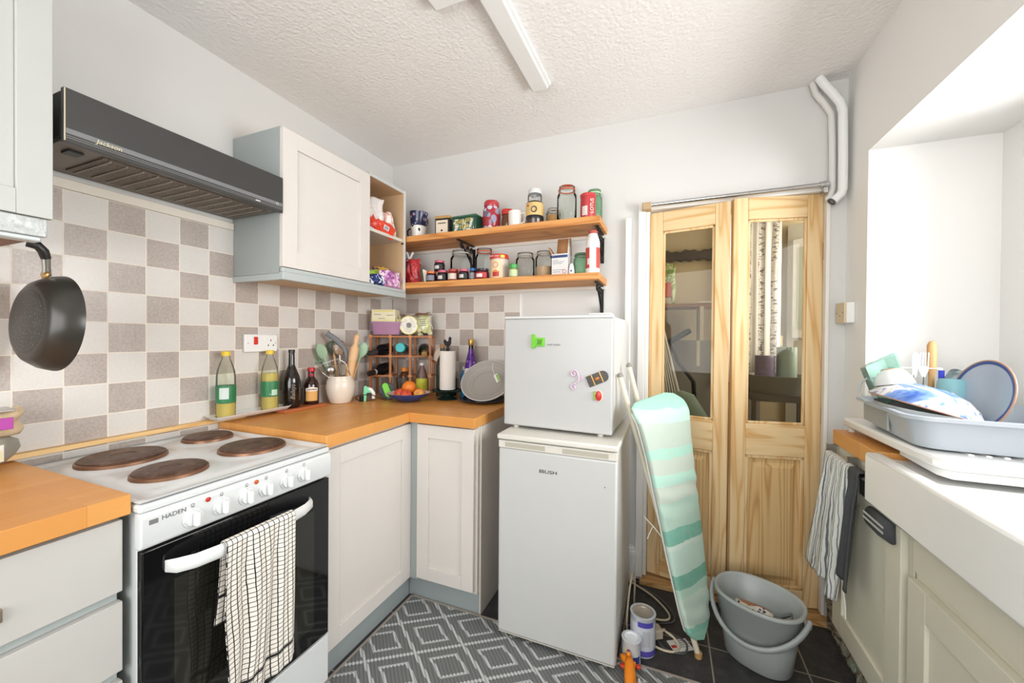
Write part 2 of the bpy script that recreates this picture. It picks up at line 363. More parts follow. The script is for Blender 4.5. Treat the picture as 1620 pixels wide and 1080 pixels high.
# packet on lobby shelf
def m_packet(name, cols, sc=8, bold=1, rough=.3):
    t = NT(name); c = t.coords((sc, sc, sc)); n = t.noise(c, 1.3, 3, .6, .6)
    k = len(cols); st = [(.30 + .4*i/(k-1 if k > 1 else 1), L(q)) for i, q in enumerate(cols)]
    r = t.ramp(n, st); 
    for nd in t.t.nodes:
        if nd.bl_idname == 'ShaderNodeValToRGB': nd.color_ramp.interpolation = 'CONSTANT' if bold else 'LINEAR'
    t.set(r, rough, 0, .5); return t.m
def packet(name, mats, w, h, d, seed=0, seg=14, fold=.006):
    rnd = random.Random(seed); ph = [rnd.uniform(0, 6) for _ in range(6)]
    def fn(sgn):
        def f(u, v):
            x = (u-.5)*w*(1-.06*math.sin(PI*v)*0); th = (math.sin(PI*min(1, max(0, u)))**.5)*(math.sin(PI*v)**.35)
            y = sgn*d/2*th + fold*math.sin(9*u+ph[0])*math.sin(7*v+ph[1])*th + .5*fold*math.sin(23*u+ph[2]+9*v)*th
            return (x + .5*fold*math.sin(11*v+ph[3]), y, v*h + .5*fold*math.sin(9*u+ph[4]))
        return f
    return MB().grid(fn(1), seg, seg).grid(fn(-1), seg, seg)
p = packet('p', None, .11, .28, .06, 3).build('food_packet', m_packet('green_orange_packet', ['#7E9A55', '#C6D3A0', '#7E9A55', '#D9693A', '#EFE6D8']), loc=(1.70, .76, 1.476), smooth=180)
MB().box(-.038, .030, -.036, -.031, .05, .15).build('orange_label', mat('#D9572F', .4), p, bev=.002)
MB().box(-.034, .026, -.036, -.031, .006, .045).build('pale_label', mat('#D9CFC0', .4), p, bev=.002)
tag(p, 'green and orange food packet on the shelf behind the left door', 'packet')
o = MB().box(1.89, 2.05, .66, .86, 1.476, 1.486).build('paper_stack', mat('#E8E4DA', .6), bev=.002); tag(o, 'white folded paper lying on the shelf behind the left door', 'paper')
# clothes airer
ar = thing('clothes_airer', 'folded white wire clothes airer leaning behind the left glass door', 'clothes airer', (0, .62, 0))
A0, A1 = Vector((1.675, 0, 1.31)), Vector((1.985, .0, .02))
fr = MB(); 
for k in range(2): fr.tube([A0+Vector((-.02*k, -.05*k, .02)), A1+Vector((-.24*k, -.05*k, 0))], .009, 8)
fr.build('frame', WHITE, ar)
wr = MB()
for k in range(1, 9): wr.tube([A0+Vector((-.004*k, -.02-.004*k, -.012*k)), A1+Vector((-.036*k, -.02-.006*k, .01))], .0042, 6)
wr.build('rails', WHITE, ar)
# vacuum wand
vc = thing('vacuum_cleaner', 'black stick vacuum handle standing behind the left glass door', 'vacuum cleaner', (1.80, .7, 0))
MB().tube([(-.085, 0, 1.215), (-.02, 0, 1.26), (.045, -.02, 1.30)], [.022, .02, .018], 12).build('grip', BLACK, vc)
MB().tube([(-.07, 0, 1.22), (-.03, .01, 1.1), (.07, .03, .96), (.14, .05, .06)], .014, 10).build('tube', BLACK, vc)
MB().box(.08, .22, -.04, .14, 0, .06).build('floor_head', DARKGREY, vc, bev=.01)
# mint bag / board cover
o = MB().lathe([(0, 0), (.12, .0), (.135, .35), (.12, .8), (.06, .93), (0, .96)], 20, sy=.45).build('laundry_bag', mat('#8FA69C', .8), loc=(1.90, .30, 0), rot=(0, -.12, 0)); tag(o, 'tall dull mint green bag standing behind the left door', 'bag')
# birch curtain, outer door, basket
def m_birch():
    t = NT('birch_trunk_print'); tc = t.n('ShaderNodeTexCoord'); sp = t.n('ShaderNodeSeparateXYZ'); t.l(tc.outputs['Object'], sp.inputs[0])
    c = t.coords((1, 1, 1)); w = t.noise(t.coords((2, 2, 1.2)), 2, 2)
    x = t.math('ADD', t.math('MULTIPLY', sp.outputs[0], 13), t.math('MULTIPLY', w, .5))
    tri = t.math('ABSOLUTE', t.math('SUBTRACT', t.math('FRACT', x), .5))
    trunk = t.math('GREATER_THAN', tri, .26); n = t.noise(t.coords((26, 26, 60)), 1.2, 4, .7)
    bark = t.math('GREATER_THAN', n, .545)
    base = t.mix(trunk, L('#FBFAF9'), L('#DEDAD8')); edge = t.math('LESS_THAN', t.math('ABSOLUTE', t.math('SUBTRACT', tri, .27)), .018)
    col = t.mix(t.math('MULTIPLY', bark, trunk), base, L('#6E6663')); col = t.mix(edge, col, L('#A9A29E')); t.set(col, .8); return t.m
def cur_fn(u, v): return (2.06+.34*u, .93 - .0*u + .006*math.sin(u*40), .95+1.15*v)
o = MB().grid(cur_fn, 60, 6).build('curtain', m_birch(), solid=.002, smooth=180); tag(o, 'white curtain printed with birch trunks behind the right glass door', 'curtain')
dr = thing('outer_door', 'white outer door with a narrow glass slot behind the right glass door', 'door', (2.44, .96, 0), (0, 0, -.55))
MB().box(0, .42, 0, .045, 1.25, 2.0).box(0, .42, 0, .045, 0.02, 1.25).build('door_leaf', mat('#D9D6CC', .5), dr)
MB().box(.03, .16, -.02, 0, 1.25, 1.9).build('glazing_frame', WHITE, dr, bev=.008)
MB().box(.065, .125, -.024, -.018, 1.31, 1.84).build('glass_slot', mat('#C9D3C6', .1), dr)
MB().box(-.05, -.02, -.03, 0, 1.2, 1.27).build('handle', mat('#D8C8A0', .4), dr, bev=.004)
bk = thing('basket', 'dark plastic basket of tins on a stand behind the right door', 'basket', (2.30, .55, 0))
MB().lathe([(0, .95), (.12, .95), (.15, 1.04), (.16, 1.04), (.13, .94), (0, .94)], 24).build('bowl', mat('#8E8C88', .5), bk)
MB().box(-.15, .15, -.14, .14, .70, .72).box(-.15, .15, -.14, .14, .9, .94).box(-.15, -.13, -.14, -.12, 0, .9).box(.13, .15, -.14, -.12, 0, .9).box(-.15, -.13, .12, .14, 0, .9).box(.13, .15, .12, .14, 0, .9).build('stand', mat('#6E6862', .6), bk)
for k, (dx, c_, h_) in enumerate([(-.065, '#8E80A0', .20), (.045, '#A3B8AE', .25)]):
    o = MB().cyl(.05, h_, (2.30+dx, .54+.02*k, .951), 20).build('storage_tin', mat(c_, .4)); tag(o, ['purple grey tin in the dark basket behind the right door', 'pale green grey tin in the dark basket behind the right door'][k], 'tin')

# =================================================================== BIFOLD DOORS
def leaf(name, hinge, end, flip, idx):
    hx, hy = hinge; ex, ey = end; a = math.atan2(ey-hy, ex-hx); Wd = math.hypot(ex-hx, ey-hy)
    r = bpy.data.objects.new(name, None); COL.objects.link(r); r.location = (hx, hy, 0); r.rotation_euler = (0, 0, a); r['kind'] = 'structure'
    z0, z1 = .034, 1.886 + (.008 if idx else 0); T = .035; s = .062
    def pt(n, mb, m_, **k): return mb.build(n, m_, r, **k)
    pt('stile', MB().box(0, s, 0, T, z0, z1), PINEZ, bev=.003); pt('stile', MB().box(Wd-s, Wd, 0, T, z0, z1), PINEZ, bev=.003)
    pt('top_rail', MB().box(s, Wd-s, 0, T, z1-.10, z1), PINEX, bev=.003)
    pt('middle_rail', MB().box(s, Wd-s, 0, T, .71, .855), PINEX, bev=.003)
    pt('bottom_rail', MB().box(s, Wd-s, 0, T, z0, .105), PINEX, bev=.003)
    g = pt('pane', MB().box(s, Wd-s, T*.4, T*.4+.004, .855, z1-.10), PANE)
    bd = MB()
    for (x0, x1, za, zb) in ((s, s+.012, .855, z1-.10), (Wd-s-.012, Wd-s, .855, z1-.10), (s, Wd-s, .855, .867), (s, Wd-s, z1-.112, z1-.10)): bd.box(x0, x1, .006, .014, za, zb)
    for (x0, x1, za, zb) in ((s, s+.014, .105, .71), (Wd-s-.014, Wd-s, .105, .71), (s, Wd-s, .105, .119), (s, Wd-s, .696, .71)): bd.box(x0, x1, .004, .018, za, zb)
    pt('bead', bd, PINEZ, bev=.003)
    pn = MB().box(s+.01, Wd-s-.01, .016, T-.006, .115, .70)
    x0, x1, za, zb, q = s+.03, Wd-s-.03, .14, .675, .02
    pn.add([(x0,.016,za),(x1,.016,za),(x1,.016,zb),(x0,.016,zb),(x0+q,.008,za+q),(x1-q,.008,za+q),(x1-q,.008,zb-q),(x0+q,.008,zb-q)], [(0,1,5,4),(1,2,6,5),(2,3,7,6),(3,0,4,7),(4,5,6,7)])
    pt('panel', pn, PINEP, smooth=20)
    hx_ = (-.012, .002) if not flip else (Wd-.002, Wd+.012)
    for hz in (.30, .865, 1.60):
        h = MB().box(hx_[0], hx_[1], -.004, .006, hz, hz+.075).cyl(.005, .08, ((hx_[0]+hx_[1])/2, -.004, hz-.0025), 10)
        pt('hinge', h, STEEL)
    return r
leaf('door_1', (1.619, .022), (1.972, -.045), False, 0)
leaf('door_2', (1.986, -.050), (2.347, .024), True, 1)
# curtain rod over the doors
rd = thing('curtain_rod', 'chrome curtain rod across the top of the pine doors', 'curtain rod', (1.595, -.045, 1.908))
MB().tube([(.01, 0, 0), (.735, 0, .004)], .0095, 14).build('rod', CHROME, rd)
MB().box(-.012, .03, -.012, .045, -.022, .014).build('bracket', mat('#B79A74', .5), rd, bev=.003, label='tan bracket')
MB().cyl(.013, .03, (.715, 0, .004), 14, Matrix.Rotation(PI/2, 3, 'Y')).box(.73, .745, 0, .045, -.03, .02).build('bracket', CHROME, rd)
# boxed pipes in the corner
pp = thing('pipe_pair', 'two white painted pipes bending down the corner right of the doors', 'pipes', (0, 0, 0))
MB().tube([(2.30, -.05, 2.372), (2.318, -.05, 2.34), (2.345, -.05, 2.30), (2.375, -.05, 2.25), (2.385, -.05, 2.21), (2.388, -.05, 2.0), (2.388, -.05, 1.88), (2.382, -.05, 1.86), (2.355, -.05, 1.835)], .017, 12).build('front_pipe', WHITE, pp, smooth=80)
MB().tube([(2.285, -.02, 2.372), (2.298, -.02, 2.32), (2.33, -.02, 2.27), (2.355, -.02, 2.22), (2.36, -.02, 2.1), (2.362, -.02, 1.90), (2.355, -.02, 1.865), (2.345, -.02, 1.845)], .013, 12).build('rear_pipe', mat('#DEDBD6', .4), pp, smooth=80)
MB().torus(.014, .004, (2.350, -.051, 1.832), 18, 6, axisM((-1, 0, -.9))).build('pipe_end', DARKGREY, pp)
# switch
sw = thing('light_switch', 'cream blank switch box on the wall right of the doors', 'switch', (XW, -.052, 1.357))
MB().box(-.028, 0, -.043, .043, -.043, .043).build('back_box', WHITE, sw, bev=.003)
MB().box(-.036, -.0282, -.043, .043, -.043, .043).build('face_plate', mat('#D9C7A6', .5), sw, bev=.002)
for y, z in ((-.03, 0), (.03, 0), (0, -.012)): MB().cyl(.003, .002, (-.0375, y, z), 10, Matrix.Rotation(PI/2, 3, 'Y')).build('screw', mat('#8A7A60', .4), sw)
# ceiling strips
def strip(nm, label, pts, h):
    o = MB().prism(pts, CZ-h, CZ).build(nm, WGLOSS, bev=.004); tag(o, label, 'ceiling light'); return o
cs = thing('ceiling_light', 'long flat white light batten on the ceiling', 'ceiling light', (1.168, -.435, CZ), -.02)
MB().box(-.045, .05, -1.2, 0, -.014, 0).build('base_plate', WGLOSS, cs, bev=.004)
MB().box(-.035, .04, -1.195, -.005, -.03, -.0145).build('cover', WHITE, cs, bev=.006)
cs = thing('ceiling_light', 'white ceiling panel cut off by the top edge, left of the long batten', 'ceiling light', (.955, -.955, CZ), -.02)
MB().box(0, .16, -.5, 0, -.016, 0).build('base_plate', WGLOSS, cs, bev=.004)
MB().box(.01, .15, -.49, -.01, -.03, -.0165).build('cover', WHITE, cs, bev=.006)
# =================================================================== WORKTOPS, CABINETS
def shaker(parent, W_, H_, m_, T=.02, st=.062, name='door', gap=.004, loc=(0, 0, 0), rz=0, label=None):
    """shaker door; local x along width, -y is the front face"""
    mb = MB()
    mb.box(0, st, -T, 0, 0, H_).box(W_-st, W_, -T, 0, 0, H_).box(st, W_-st, -T, 0, 0, st).box(st, W_-st, -T, 0, H_-st, H_)
    mb.box(st, W_-st, -T+.009, -.003, st, H_-st)
    o = mb.build(name, m_, parent, bev=.0012, loc=loc, rot=(0, 0, rz), label=label); return o
wt = MB().prism([(.008, -1.078), (.6, -1.078), (.6, -.61), (.008, -.61)], .846, .89)
o = wt.build('worktop', WOODY, bev=.002); tag(o, 'orange block wood worktop right of the cooker, under the oil bottles and fruit bowl', 'worktop')
MB().prism([(.008, -.6098), (.939, -.6098), (.939, -.008), (.008, -.008)], .846, .89).build('return_section', WOODX, o, bev=.002)
o = MB().box(.008, .6, -2.7, -1.609, .84, .885).build('worktop', WOODY, bev=.002); tag(o, 'orange block wood worktop left of the cooker', 'worktop')
o = MB().box(.008, .034, -2.3, -.985, .8905, .905).build('batten', BATTEN, bev=.001); tag(o, 'pale pine batten running along the foot of the left wall tiles behind the cooker', 'batten')
# base cabinet right of the cooker (door faces the room, +X)
c = thing('base_cabinet', 'pale grey base cabinet with a wide shaker door, right of the cooker', 'cabinet', (0, 0, 0))
MB().box(.02, .566, -1.076, -.03, .1, .845).build('carcass', CARC, c)
shaker(c, .49, .73, GREYDOOR, loc=(.5665, -1.067, .102), rz=PI/2)
MB().box(.5665, .5755, -.576, -.5565, .1, .845).build('corner_filler', BLUEGREY, c)
MB().box(.545, .561, -1.076, -.55, 0, .099).build('kickboard', KICK, c, label='blue grey kickboard')
c = thing('base_cabinet', 'narrow pale grey base cabinet with a shaker door, left of the fridge', 'cabinet', (0, 0, 0))
MB().box(.578, .935, -.565, -.03, .1, .845).build('carcass', CARC, c)
shaker(c, .297, .72, GREYDOOR, loc=(.6275, -.5665, .115), st=.06)
MB().box(.5775, .6265, -.575, -.5655, .1, .845).build('corner_filler', BLUEGREY, c)
MB().box(.562, .937, -.549, -.535, 0, .099).build('kickboard', KICK, c, label='blue grey kickboard')
MB().box(.936, .945, -.549, -.03, 0, .845).build('end_panel', mat('#CFC7BD', .5), c)
# drawers left of the cooker
c = thing('drawer_unit', 'grey drawer unit under the worktop left of the cooker', 'drawers', (0, 0, 0))
MB().box(.02, .562, -2.7, -1.62, .1, .839).build('carcass', BLUEGREY, c)
for za, zb, nm in ((.668, .828, 'top'), (.49, .645, 'mid'), (.1, .467, 'low')):
    d = MB().box(.5625, .583, -2.3, -1.6165, za, zb).build('drawer', mat('#C6C3BE', .45), c, bev=.0015)
    MB().box(.5635, .5665, -2.3, -1.62, zb+.001, zb+.0215).build('recess_pull', BLUEGREY, d)
    if nm == 'top': MB().box(.5835, .592, -1.9, -1.786, .715, .74).build('handle', mat('#9A8A78', .35, .6), d, bev=.002)
MB().box(.53, .545, -2.7, -1.62, 0, .099).build('kickboard', KICK, c)
# wall cabinet above worktop
c = thing('wall_cabinet', 'pale grey wall cabinet with a shaker door and open end shelves, right of the hood', 'cabinet', (0, 0, 0))
X0, X1 = .002, .28
MB().box(X0, X1, -1.018, -1.003, 1.49, 2.068).build('side_panel', mat('#A4ABAA', .4), c)
MB().box(X0, X1, -.56, -.545, 1.49, 2.068).build('side_panel', CHIP, c)
MB().box(X0, .297, -.272, -.2585, 1.49, 2.073).build('side_panel', CHIP, c)
MB().box(.2972, .3012, -.272, -.2545, 1.49, 2.077).box(X0, .297, -.2583, -.2545, 1.49, 2.077).build('end_facing', mat('#D5D2CC', .5), c)
MB().box(X0, X1, -1.003, -.56, 1.502, 1.517).box(X0, X1, -1.003, -.56, 2.05, 2.066).box(X0, .012, -1.003, -.56, 1.517, 2.05).build('carcass', CHIP, c)
MB().box(X0, .298, -.545, -.272, 2.058, 2.070).build('top_panel', CHIP, c)
MB().box(X0, .2995, -.545, -.272, 2.0702, 2.076).box(.2975, .3005, -.545, -.2722, 2.058, 2.070).build('top_facing', mat('#C6C8C5', .5), c)
MB().box(X0, .298, -.545, -.272, 1.497, 1.512).build('bottom_panel', CHIP, c)
MB().box(X0, .01, -.545, -.272, 1.512, 2.058).build('back_panel', CHIP, c)
MB().box(.0105, .290, -.5445, -.2725, 1.785, 1.801).build('shelf', mat('#D9D2C8', .5), c)
MB().box(.284, .30, -.2720, -.2715, 1.77, 1.78).build('shelf_peg', mat('#D9B25A', .3, .8), c)
shaker(c, .477, .548, GREYDOOR, loc=(.2805, -1.018, 1.515), rz=PI/2, st=.065)
MB().prism([(X0, -1.019), (.302, -1.019), (.302, -.256), (X0, -.256)], 1.4895, 1.4895).build('x', BLUEGREY).name if False else None
pm = MB().box(.285, .307, -1.022, -.256, 1.463, 1.494).box(.285, .302, -1.020, -.256, 1.494, 1.512).box(X0, .285, -1.022, -1.004, 1.463, 1.489)
pm.build('pelmet', mat('#B4BBBA', .4), c, bev=.003)
MB().box(X0, .284, -1.003, -.26, 1.478, 1.489).build('underside', mat('#D2B894', .6), c)
# wall cabinet at the left edge
c = thing('wall_cabinet', 'tall grey wall cabinet cut off by the left edge, left of the hood', 'cabinet', (0, 0, 0))
MB().box(.002, .279, -2.3, -1.632, 1.522, 2.2).build('carcass', BLUEGREY, c)
shaker(c, .5, .68, mat('#BCBDBA', .45), loc=(.2795, -2.128, 1.521), rz=PI/2, st=.058)
def m_foil():
    t = NT('crackled_white_pelmet'); cc = t.coords(); n = t.noise(cc, 70, 5, .8, 1.5); t.set(L('#DEE3E2'), .25, 0, .6); t.bump(n, 1, .006); return t.m
MB().box(.282, .296, -2.3, -1.636, 1.475, 1.519).build('pelmet', m_foil(), c, bev=.003)
MB().box(.262, .296, -2.3, -1.645, 1.462, 1.474).build('pelmet_moulding', mat('#C6CFCE', .3), c, bev=.004)
MB().box(.002, .2615, -2.3, -1.64, 1.474, 1.486).build('underside', mat('#8A5630', .5), c)

# =================================================================== COOKER HOOD
h = thing('cooker_hood', 'long black cooker hood with maker name over the cooker', 'cooker hood', (0, 0, 0))
HY0, HY1 = -1.612, -1.024
MB().box(.002, .288, HY0, HY1, 1.735, 1.852).build('body', HOODB, h, bev=.003)
MB().box(.2885, .305, HY0, HY1+.003, 1.722, 1.858).build('front_panel', HOODB, h, bev=.002)
MB().box(.3052, .3056, HY0+.004, HY1, 1.744, 1.757).build('grey_stripe', mat('#77787A', .35), h, label='grey stripe along the front')
s_ = MB()
for z in (1.738, 1.733): s_.box(.3052, .3055, HY0+.004, HY1, z, z+.0012)
s_.build('pinstripe', mat('#8A8A8A', .35), h)
s_ = MB().box(.3052, .3055, HY0+.0005, HY0+.003, 1.725, 1.856)
s_.build('worn_edge', mat('#C9BCA0', .6), h, label='paint worn pale along the left edge')
text('lettering', 'Jackson', .0155, mat('#D9CFA8', .4), h, (.3058, -1.527, 1.7485), RP, shear=.2, sx=1.1, label='pale gold name lettering')
MB().torus(.0045, .0009, (.3058, -1.045, 1.75), 16, 5, Matrix.Rotation(PI/2, 3, 'Y')).build('emblem', mat('#C8C8C8', .3), h)
MB().box(.306, .311, -1.13, -1.115, 1.7335, 1.7375).build('switch_slider', mat('#D8D8D8', .3), h)
def m_filter():
    t = NT('hood_filter_mesh'); c = t.coords((1, 1, 1)); n = t.noise(c, 240, 3, .7)
    t.set(t.ramp(n, [(.35, L('#4A423B')), (.7, L('#8E8174'))]), .5, .3); t.bump(n, .6, .003); return t.m
MB().box(.004, .286, HY0+.003, HY1-.003, 1.728, 1.7345).build('underside', mat('#7B746C', .45), h)
f_ = MB().box(.05, .262, HY0+.09, HY1-.03, 1.7235, 1.7278).build('grease_filter', m_filter(), h)
rb = MB()
for k in range(13):
    y = HY0+.105+k*.036
    rb.box(.055, .258, y, y+.003, 1.720, 1.7232)
rb.build('filter_ribs', mat('#A0978C', .4, .3), f_)
MB().box(.20, .24, HY0+.03, HY0+.06, 1.722, 1.7278).build('switch', BLACK, h, bev=.001)

# =================================================================== COOKER
k_ = thing('cooker', 'white electric cooker with four brown hot plates and black oven door', 'cooker', (0, 0, 0))
CY0, CY1 = -1.6045, -1.0825
ENAM = mat('#DFE1E1', .18, 0, .6)
MB().box(.04, .598, CY0+.006, CY1-.006, .03, .835).build('body', mat('#DDE0DF', .3), k_, bev=.004)
tp = MB()
def hob_fn(u, v):
    x = .035 + u*.585; y = CY0 + v*(CY1-CY0); e = min(u, 1-u, v, 1-v)
    z = .862 - .006*max(0, 1-abs(e-.06)/.05) 
    if e < .02: z = .866 - (.02-e)*.15
    for (px, py, R) in PL:
        d = math.hypot(x-px, y-py); z += .005*max(0, 1-max(0, d-R)/.03) if d > R else .005
    return (x, y, z)
PL = [(.192, -1.452, .083), (.452, -1.458, .0775), (.178, -1.207, .0735), (.43, -1.217, .086)]
PL = [(.195, -1.452, .098), (.452, -1.462, .08), (.165, -1.205, .072), (.43, -1.222, .092)]
tp.grid(hob_fn, 60, 56).build('hob_top', ENAM, k_, smooth=180)
MB().box(.035, .62, CY0, CY1, .838, .857).build('hob_rim', ENAM, k_, bev=.006)
def m_plate():
    t = NT('scorched_hot_plate'); tc = t.n('ShaderNodeTexCoord'); sp = t.n('ShaderNodeSeparateXYZ'); t.l(tc.outputs['Object'], sp.inputs[0])
    r = t.math('SQRT', t.math('ADD', t.math('POWER', sp.outputs[0], 2), t.math('POWER', sp.outputs[1], 2)))
    c = t.coords(); n = t.noise(c, 22, 5, .7, 1.5); w = t.math('SINE', t.math('MULTIPLY', r, 900))
    col = t.ramp(t.math('ADD', n, t.math('MULTIPLY', w, .03)), [(.32, L('#3A2218')), (.5, L('#54382A')), (.62, L('#6B5245')), (.75, L('#877468'))])
    t.set(col, .42, .25, .5); t.bump(w, .15, .001); return t.m
PLM = m_plate(); PLR = mat('#8A6650', .35, .7)
for (px, py, R) in PL:
    o = MB().lathe([(0, .0135), (R*.28, .0135), (R*.3, .015), (R-.006, .015), (R-.002, .013), (R-.002, .004), (0, .004)], 48).build('hot_plate', PLM, k_, loc=(px, py, .866))
    MB().lathe([(R-.001, .0), (R+.004, .0), (R+.003, .008), (R-.001, .0105)], 48).build('plate_ring', PLR, o)
pf = MB().prism([(.60, .757), (.621, .757), (.6275, .768), (.6275, .83), (.621, .8375), (.60, .8375)], CY0, CY1, 'xz')
pf.v = [(x, y, z) for x, y, z in pf.v]; pf.build('control_panel', ENAM, k_, bev=.003)
MB().box(.6277, .6283, CY0+.02, CY1-.02, .765, .7665).build('panel_crease', mat('#D5D8D6', .3), k_)
text('lettering', 'HADEN', .0145, mat('#6A6A6A', .5), k_, (.628, -1.542, .8175), RP, label='grey maker name lettering')
MB().box(.6277, .6281, -1.590, -1.573, .8105, .8215).build('emblem', mat('#7A7A7A', .5), k_)
KN = [(-1.504, .791), (-1.438, .794), (-1.373, .7945), (-1.317, .796), (-1.252, .796), (-1.192, .797)]
RYm = Matrix.Rotation(PI/2, 3, 'Y')
for i, (ky, kz) in enumerate(KN):
    kb = MB().lathe([(0, 0), (.0225, 0), (.0225, .003), (.0185, .004), (.0175, .010), (0, .010)], 28, M=RYm).build('knob', ENAM, k_, loc=(.6278, ky, kz))
    MB().box(.0102, .0245, -.0055, .0055, -.0165, .0165).build('grip', WGLOSS, kb, bev=.003, rot=(0, 0, 0))
    m = MB().cyl(.001, .0004, (.0032, 0, .0205), 8, RYm); m.cyl(.0009, .0004, (.0032, -.0195, -.006), 8, RYm); m.build('mark', DARKGREY, kb)
    s2 = MB().box(.6279, .6283, ky-.004, ky+.004, kz+.0262, kz+.0272); s2.torus(.0035, .0005, (.6281, ky, kz+.032), 12, 4, RYm); s2.build('symbol', DARKGREY, k_)
for (ly, lz, cc) in ((-1.470, .8235, '#B8321E'), (-1.346, .825, '#C4521E')):
    MB().ball(.0062, (.629, ly, lz), (.5, 1, 1), 14, 8).build('indicator_light', mat(cc, .2), k_)
# oven door
d = MB().box(.602, .622, CY0+.004, CY1-.004, .212, .752).build('oven_door', BLKGLASS, k_, bev=.003)
def m_ovenwin():
    t = NT('oven_window_glass'); t.set(L('#1D1D1B'), .05, 0, .6); return t.m
MB().box(.6222, .6226, CY0+.065, CY1-.065, .27, .66).build('window', mat('#26251F', .05, 0, .7), d)
MB().box(.602, .622, CY0+.004, CY1-.004, .045, .205).build('storage_drawer', ENAM, k_, bev=.003)
hp = [(.624, -1.578), (.645, -1.566), (.664, -1.535), (.674, -1.48), (.678, -1.38), (.674, -1.28), (.664, -1.225), (.645, -1.185), (.624, -1.172)]
hb = MB()
vs = []; fs = []
for i, (x, y) in enumerate(hp):
    hh = .0175 if 0 < i < len(hp)-1 else .014
    for (dx, dz) in ((0, -hh), (.0075, -hh*.55), (.0075, hh*.55), (0, hh), (-.006, hh*.7), (-.006, -hh*.7)): vs.append((x+dx, (y+1.375)*.965-1.362, .700+dz))
n = len(hp)
for i in range(n-1):
    for j in range(6): fs.append((i*6+j, i*6+(j+1) % 6, (i+1)*6+(j+1) % 6, (i+1)*6+j))
fs += [tuple(range(6))[::-1], tuple(range((n-1)*6, n*6))]
hb.add(vs, fs).build('handle', mat('#E4E5E3', .3), d, smooth=50)
# checked tea towel over the handle
def m_check():
    t = NT('checked_tea_towel'); uvn = t.n('ShaderNodeUVMap'); sp = t.n('ShaderNodeSeparateXYZ'); t.l(uvn.outputs[0], sp.inputs[0])
    c = t.coords(); w = t.math('MULTIPLY', t.math('SUBTRACT', t.noise(c, 30, 2), .5), .25)
    a = t.math('FRACT', t.math('ADD', t.math('MULTIPLY', sp.outputs[0], 14.0), w)); b = t.math('FRACT', t.math('ADD', t.math('MULTIPLY', sp.outputs[1], 52.0), w))
    g = t.math('MAXIMUM', t.math('LESS_THAN', a, .16), t.math('LESS_THAN', b, .15))
    band = t.math('LESS_THAN', t.math('ABSOLUTE', t.math('SUBTRACT', sp.outputs[1], .915)), .006)
    band2 = t.math('LESS_THAN', t.math('ABSOLUTE', t.math('SUBTRACT', sp.outputs[1], .10)), .006)
    g = t.math('MAXIMUM', g, t.math('MAXIMUM', band, band2))
    t.set(t.mix(g, L('#EDE6DC'), L('#2A2828')), .9, 0, .2); n = t.noise(c, 120, 3); t.bump(n, .4, .002); return t.m
def cloth(name, fn, nu, nv, m_, th=.0025, **kw):
    mb = MB().grid(fn, nu, nv); o = mb.build(name, m_, solid=th, smooth=180, fix=False, **kw)
    me = o.data; uv = me.uv_layers.new(name='UVMap')
    for lp in me.loops:
        i = lp.vertex_index; uv.data[lp.index].uv = ((i % nu)/(nu-1), (i//nu)/(nv-1))
    return o
def twl(u, v):
    # v: 0 = back hem, goes up over the handle, 1 = front hem
    L1, L2 = .20, .44; s = v*(L1+L2+.03) - L1
    zt = .7195; y = -1.463 + .190*u + (0.004*math.sin(6*u+9*v))
    if s < 0: x, z = .664, zt-.006+s
    elif s < .03: a = s/.03*PI; x, z = .677 - .013*math.cos(a), zt - .006 + .009*math.sin(a)
    else: x, z = .690, zt-.006-(s-.03)
    drop = max(0, (s-.03)/L2)
    if s > .03:
        x += (.007*math.sin(u*15+v*2) + .004*math.sin(u*31+5*v))*min(1, drop*4+.15) + .008*drop
        y += -.012*drop*(1-u) + .006*math.sin(9*v+u*3)*drop
        z += .03*u*drop + .0
    elif s < 0:
        q = -s/L1; x += .003*math.sin(u*17)*q; y += -.014*q
    return (x, y, z)
o = cloth('tea_towel', twl, 40, 110, m_check()); tag(o, 'white and black checked tea towel hanging over the oven door handle', 'tea towel')

# =================================================================== FRIDGE AND FREEZER
f = thing('fridge', 'white undercounter fridge standing on the floor beside the narrow cabinet', 'fridge', (1.066, -.636, 0), math.radians(-.7))
MB().box(.004, .473, .052, .50, .02, .822).build('body', APPL, f, bev=.006)
MB().box(0, .477, 0, .048, .032, .79).build('door', mat('#CACAC8', .3), f, bev=.008)
MB().box(.0, .477, -.002, .048, .7905, .822).build('handle_strip', OFFW, f, bev=.003)
for x0, x1 in ((.03, .20), (.27, .445)):
    MB().box(x0, x1, -.0026, -.0021, .797, .815).build('grip_shade', mat('#B9B3A5', .4), f, bev=.0002)  # flat darker plates, their colour stands in for shade in the grips
MB().box(-.004, .481, -.012, .50, .826, .848).build('top', OFFW, f, bev=.006)
MB().box(.004, .472, .003, .045, .0285, .0318).build('door_seal_edge', mat('#D9D4C8', .5), f)
for x, y in ((.05, .11), (.43, .11), (.05, .45), (.43, .45)): MB().cyl(.014, .02, (x, y, 0), 14).build('foot', BLACK, f)
text('lettering', 'BUSH', .0185, BLACK, f, (.217, -.0006, .7155), RX, sx=1.45, label='black maker name lettering')
MB().box(.1775, .182, -.0008, -.0002, .709, .722).build('emblem', BLACK, f)
MB().cyl(.0022, .001, (.432, .0002, .69), 10, Matrix.Rotation(PI/2, 3, 'X')).build('screw_cap', DARKGREY, f)
z0 = .862
g = thing('freezer', 'small white tabletop freezer on top of the fridge, magnets on its door', 'freezer', (1.040, -.527, z0), math.radians(-2.6))
MB().box(.004, .466, .046, .41, 0, .468).build('body', APPL, g, bev=.005)
MB().box(0, .47, 0, .043, -.002, .461).build('door', mat('#BEBEBD', .28), g, bev=.007)
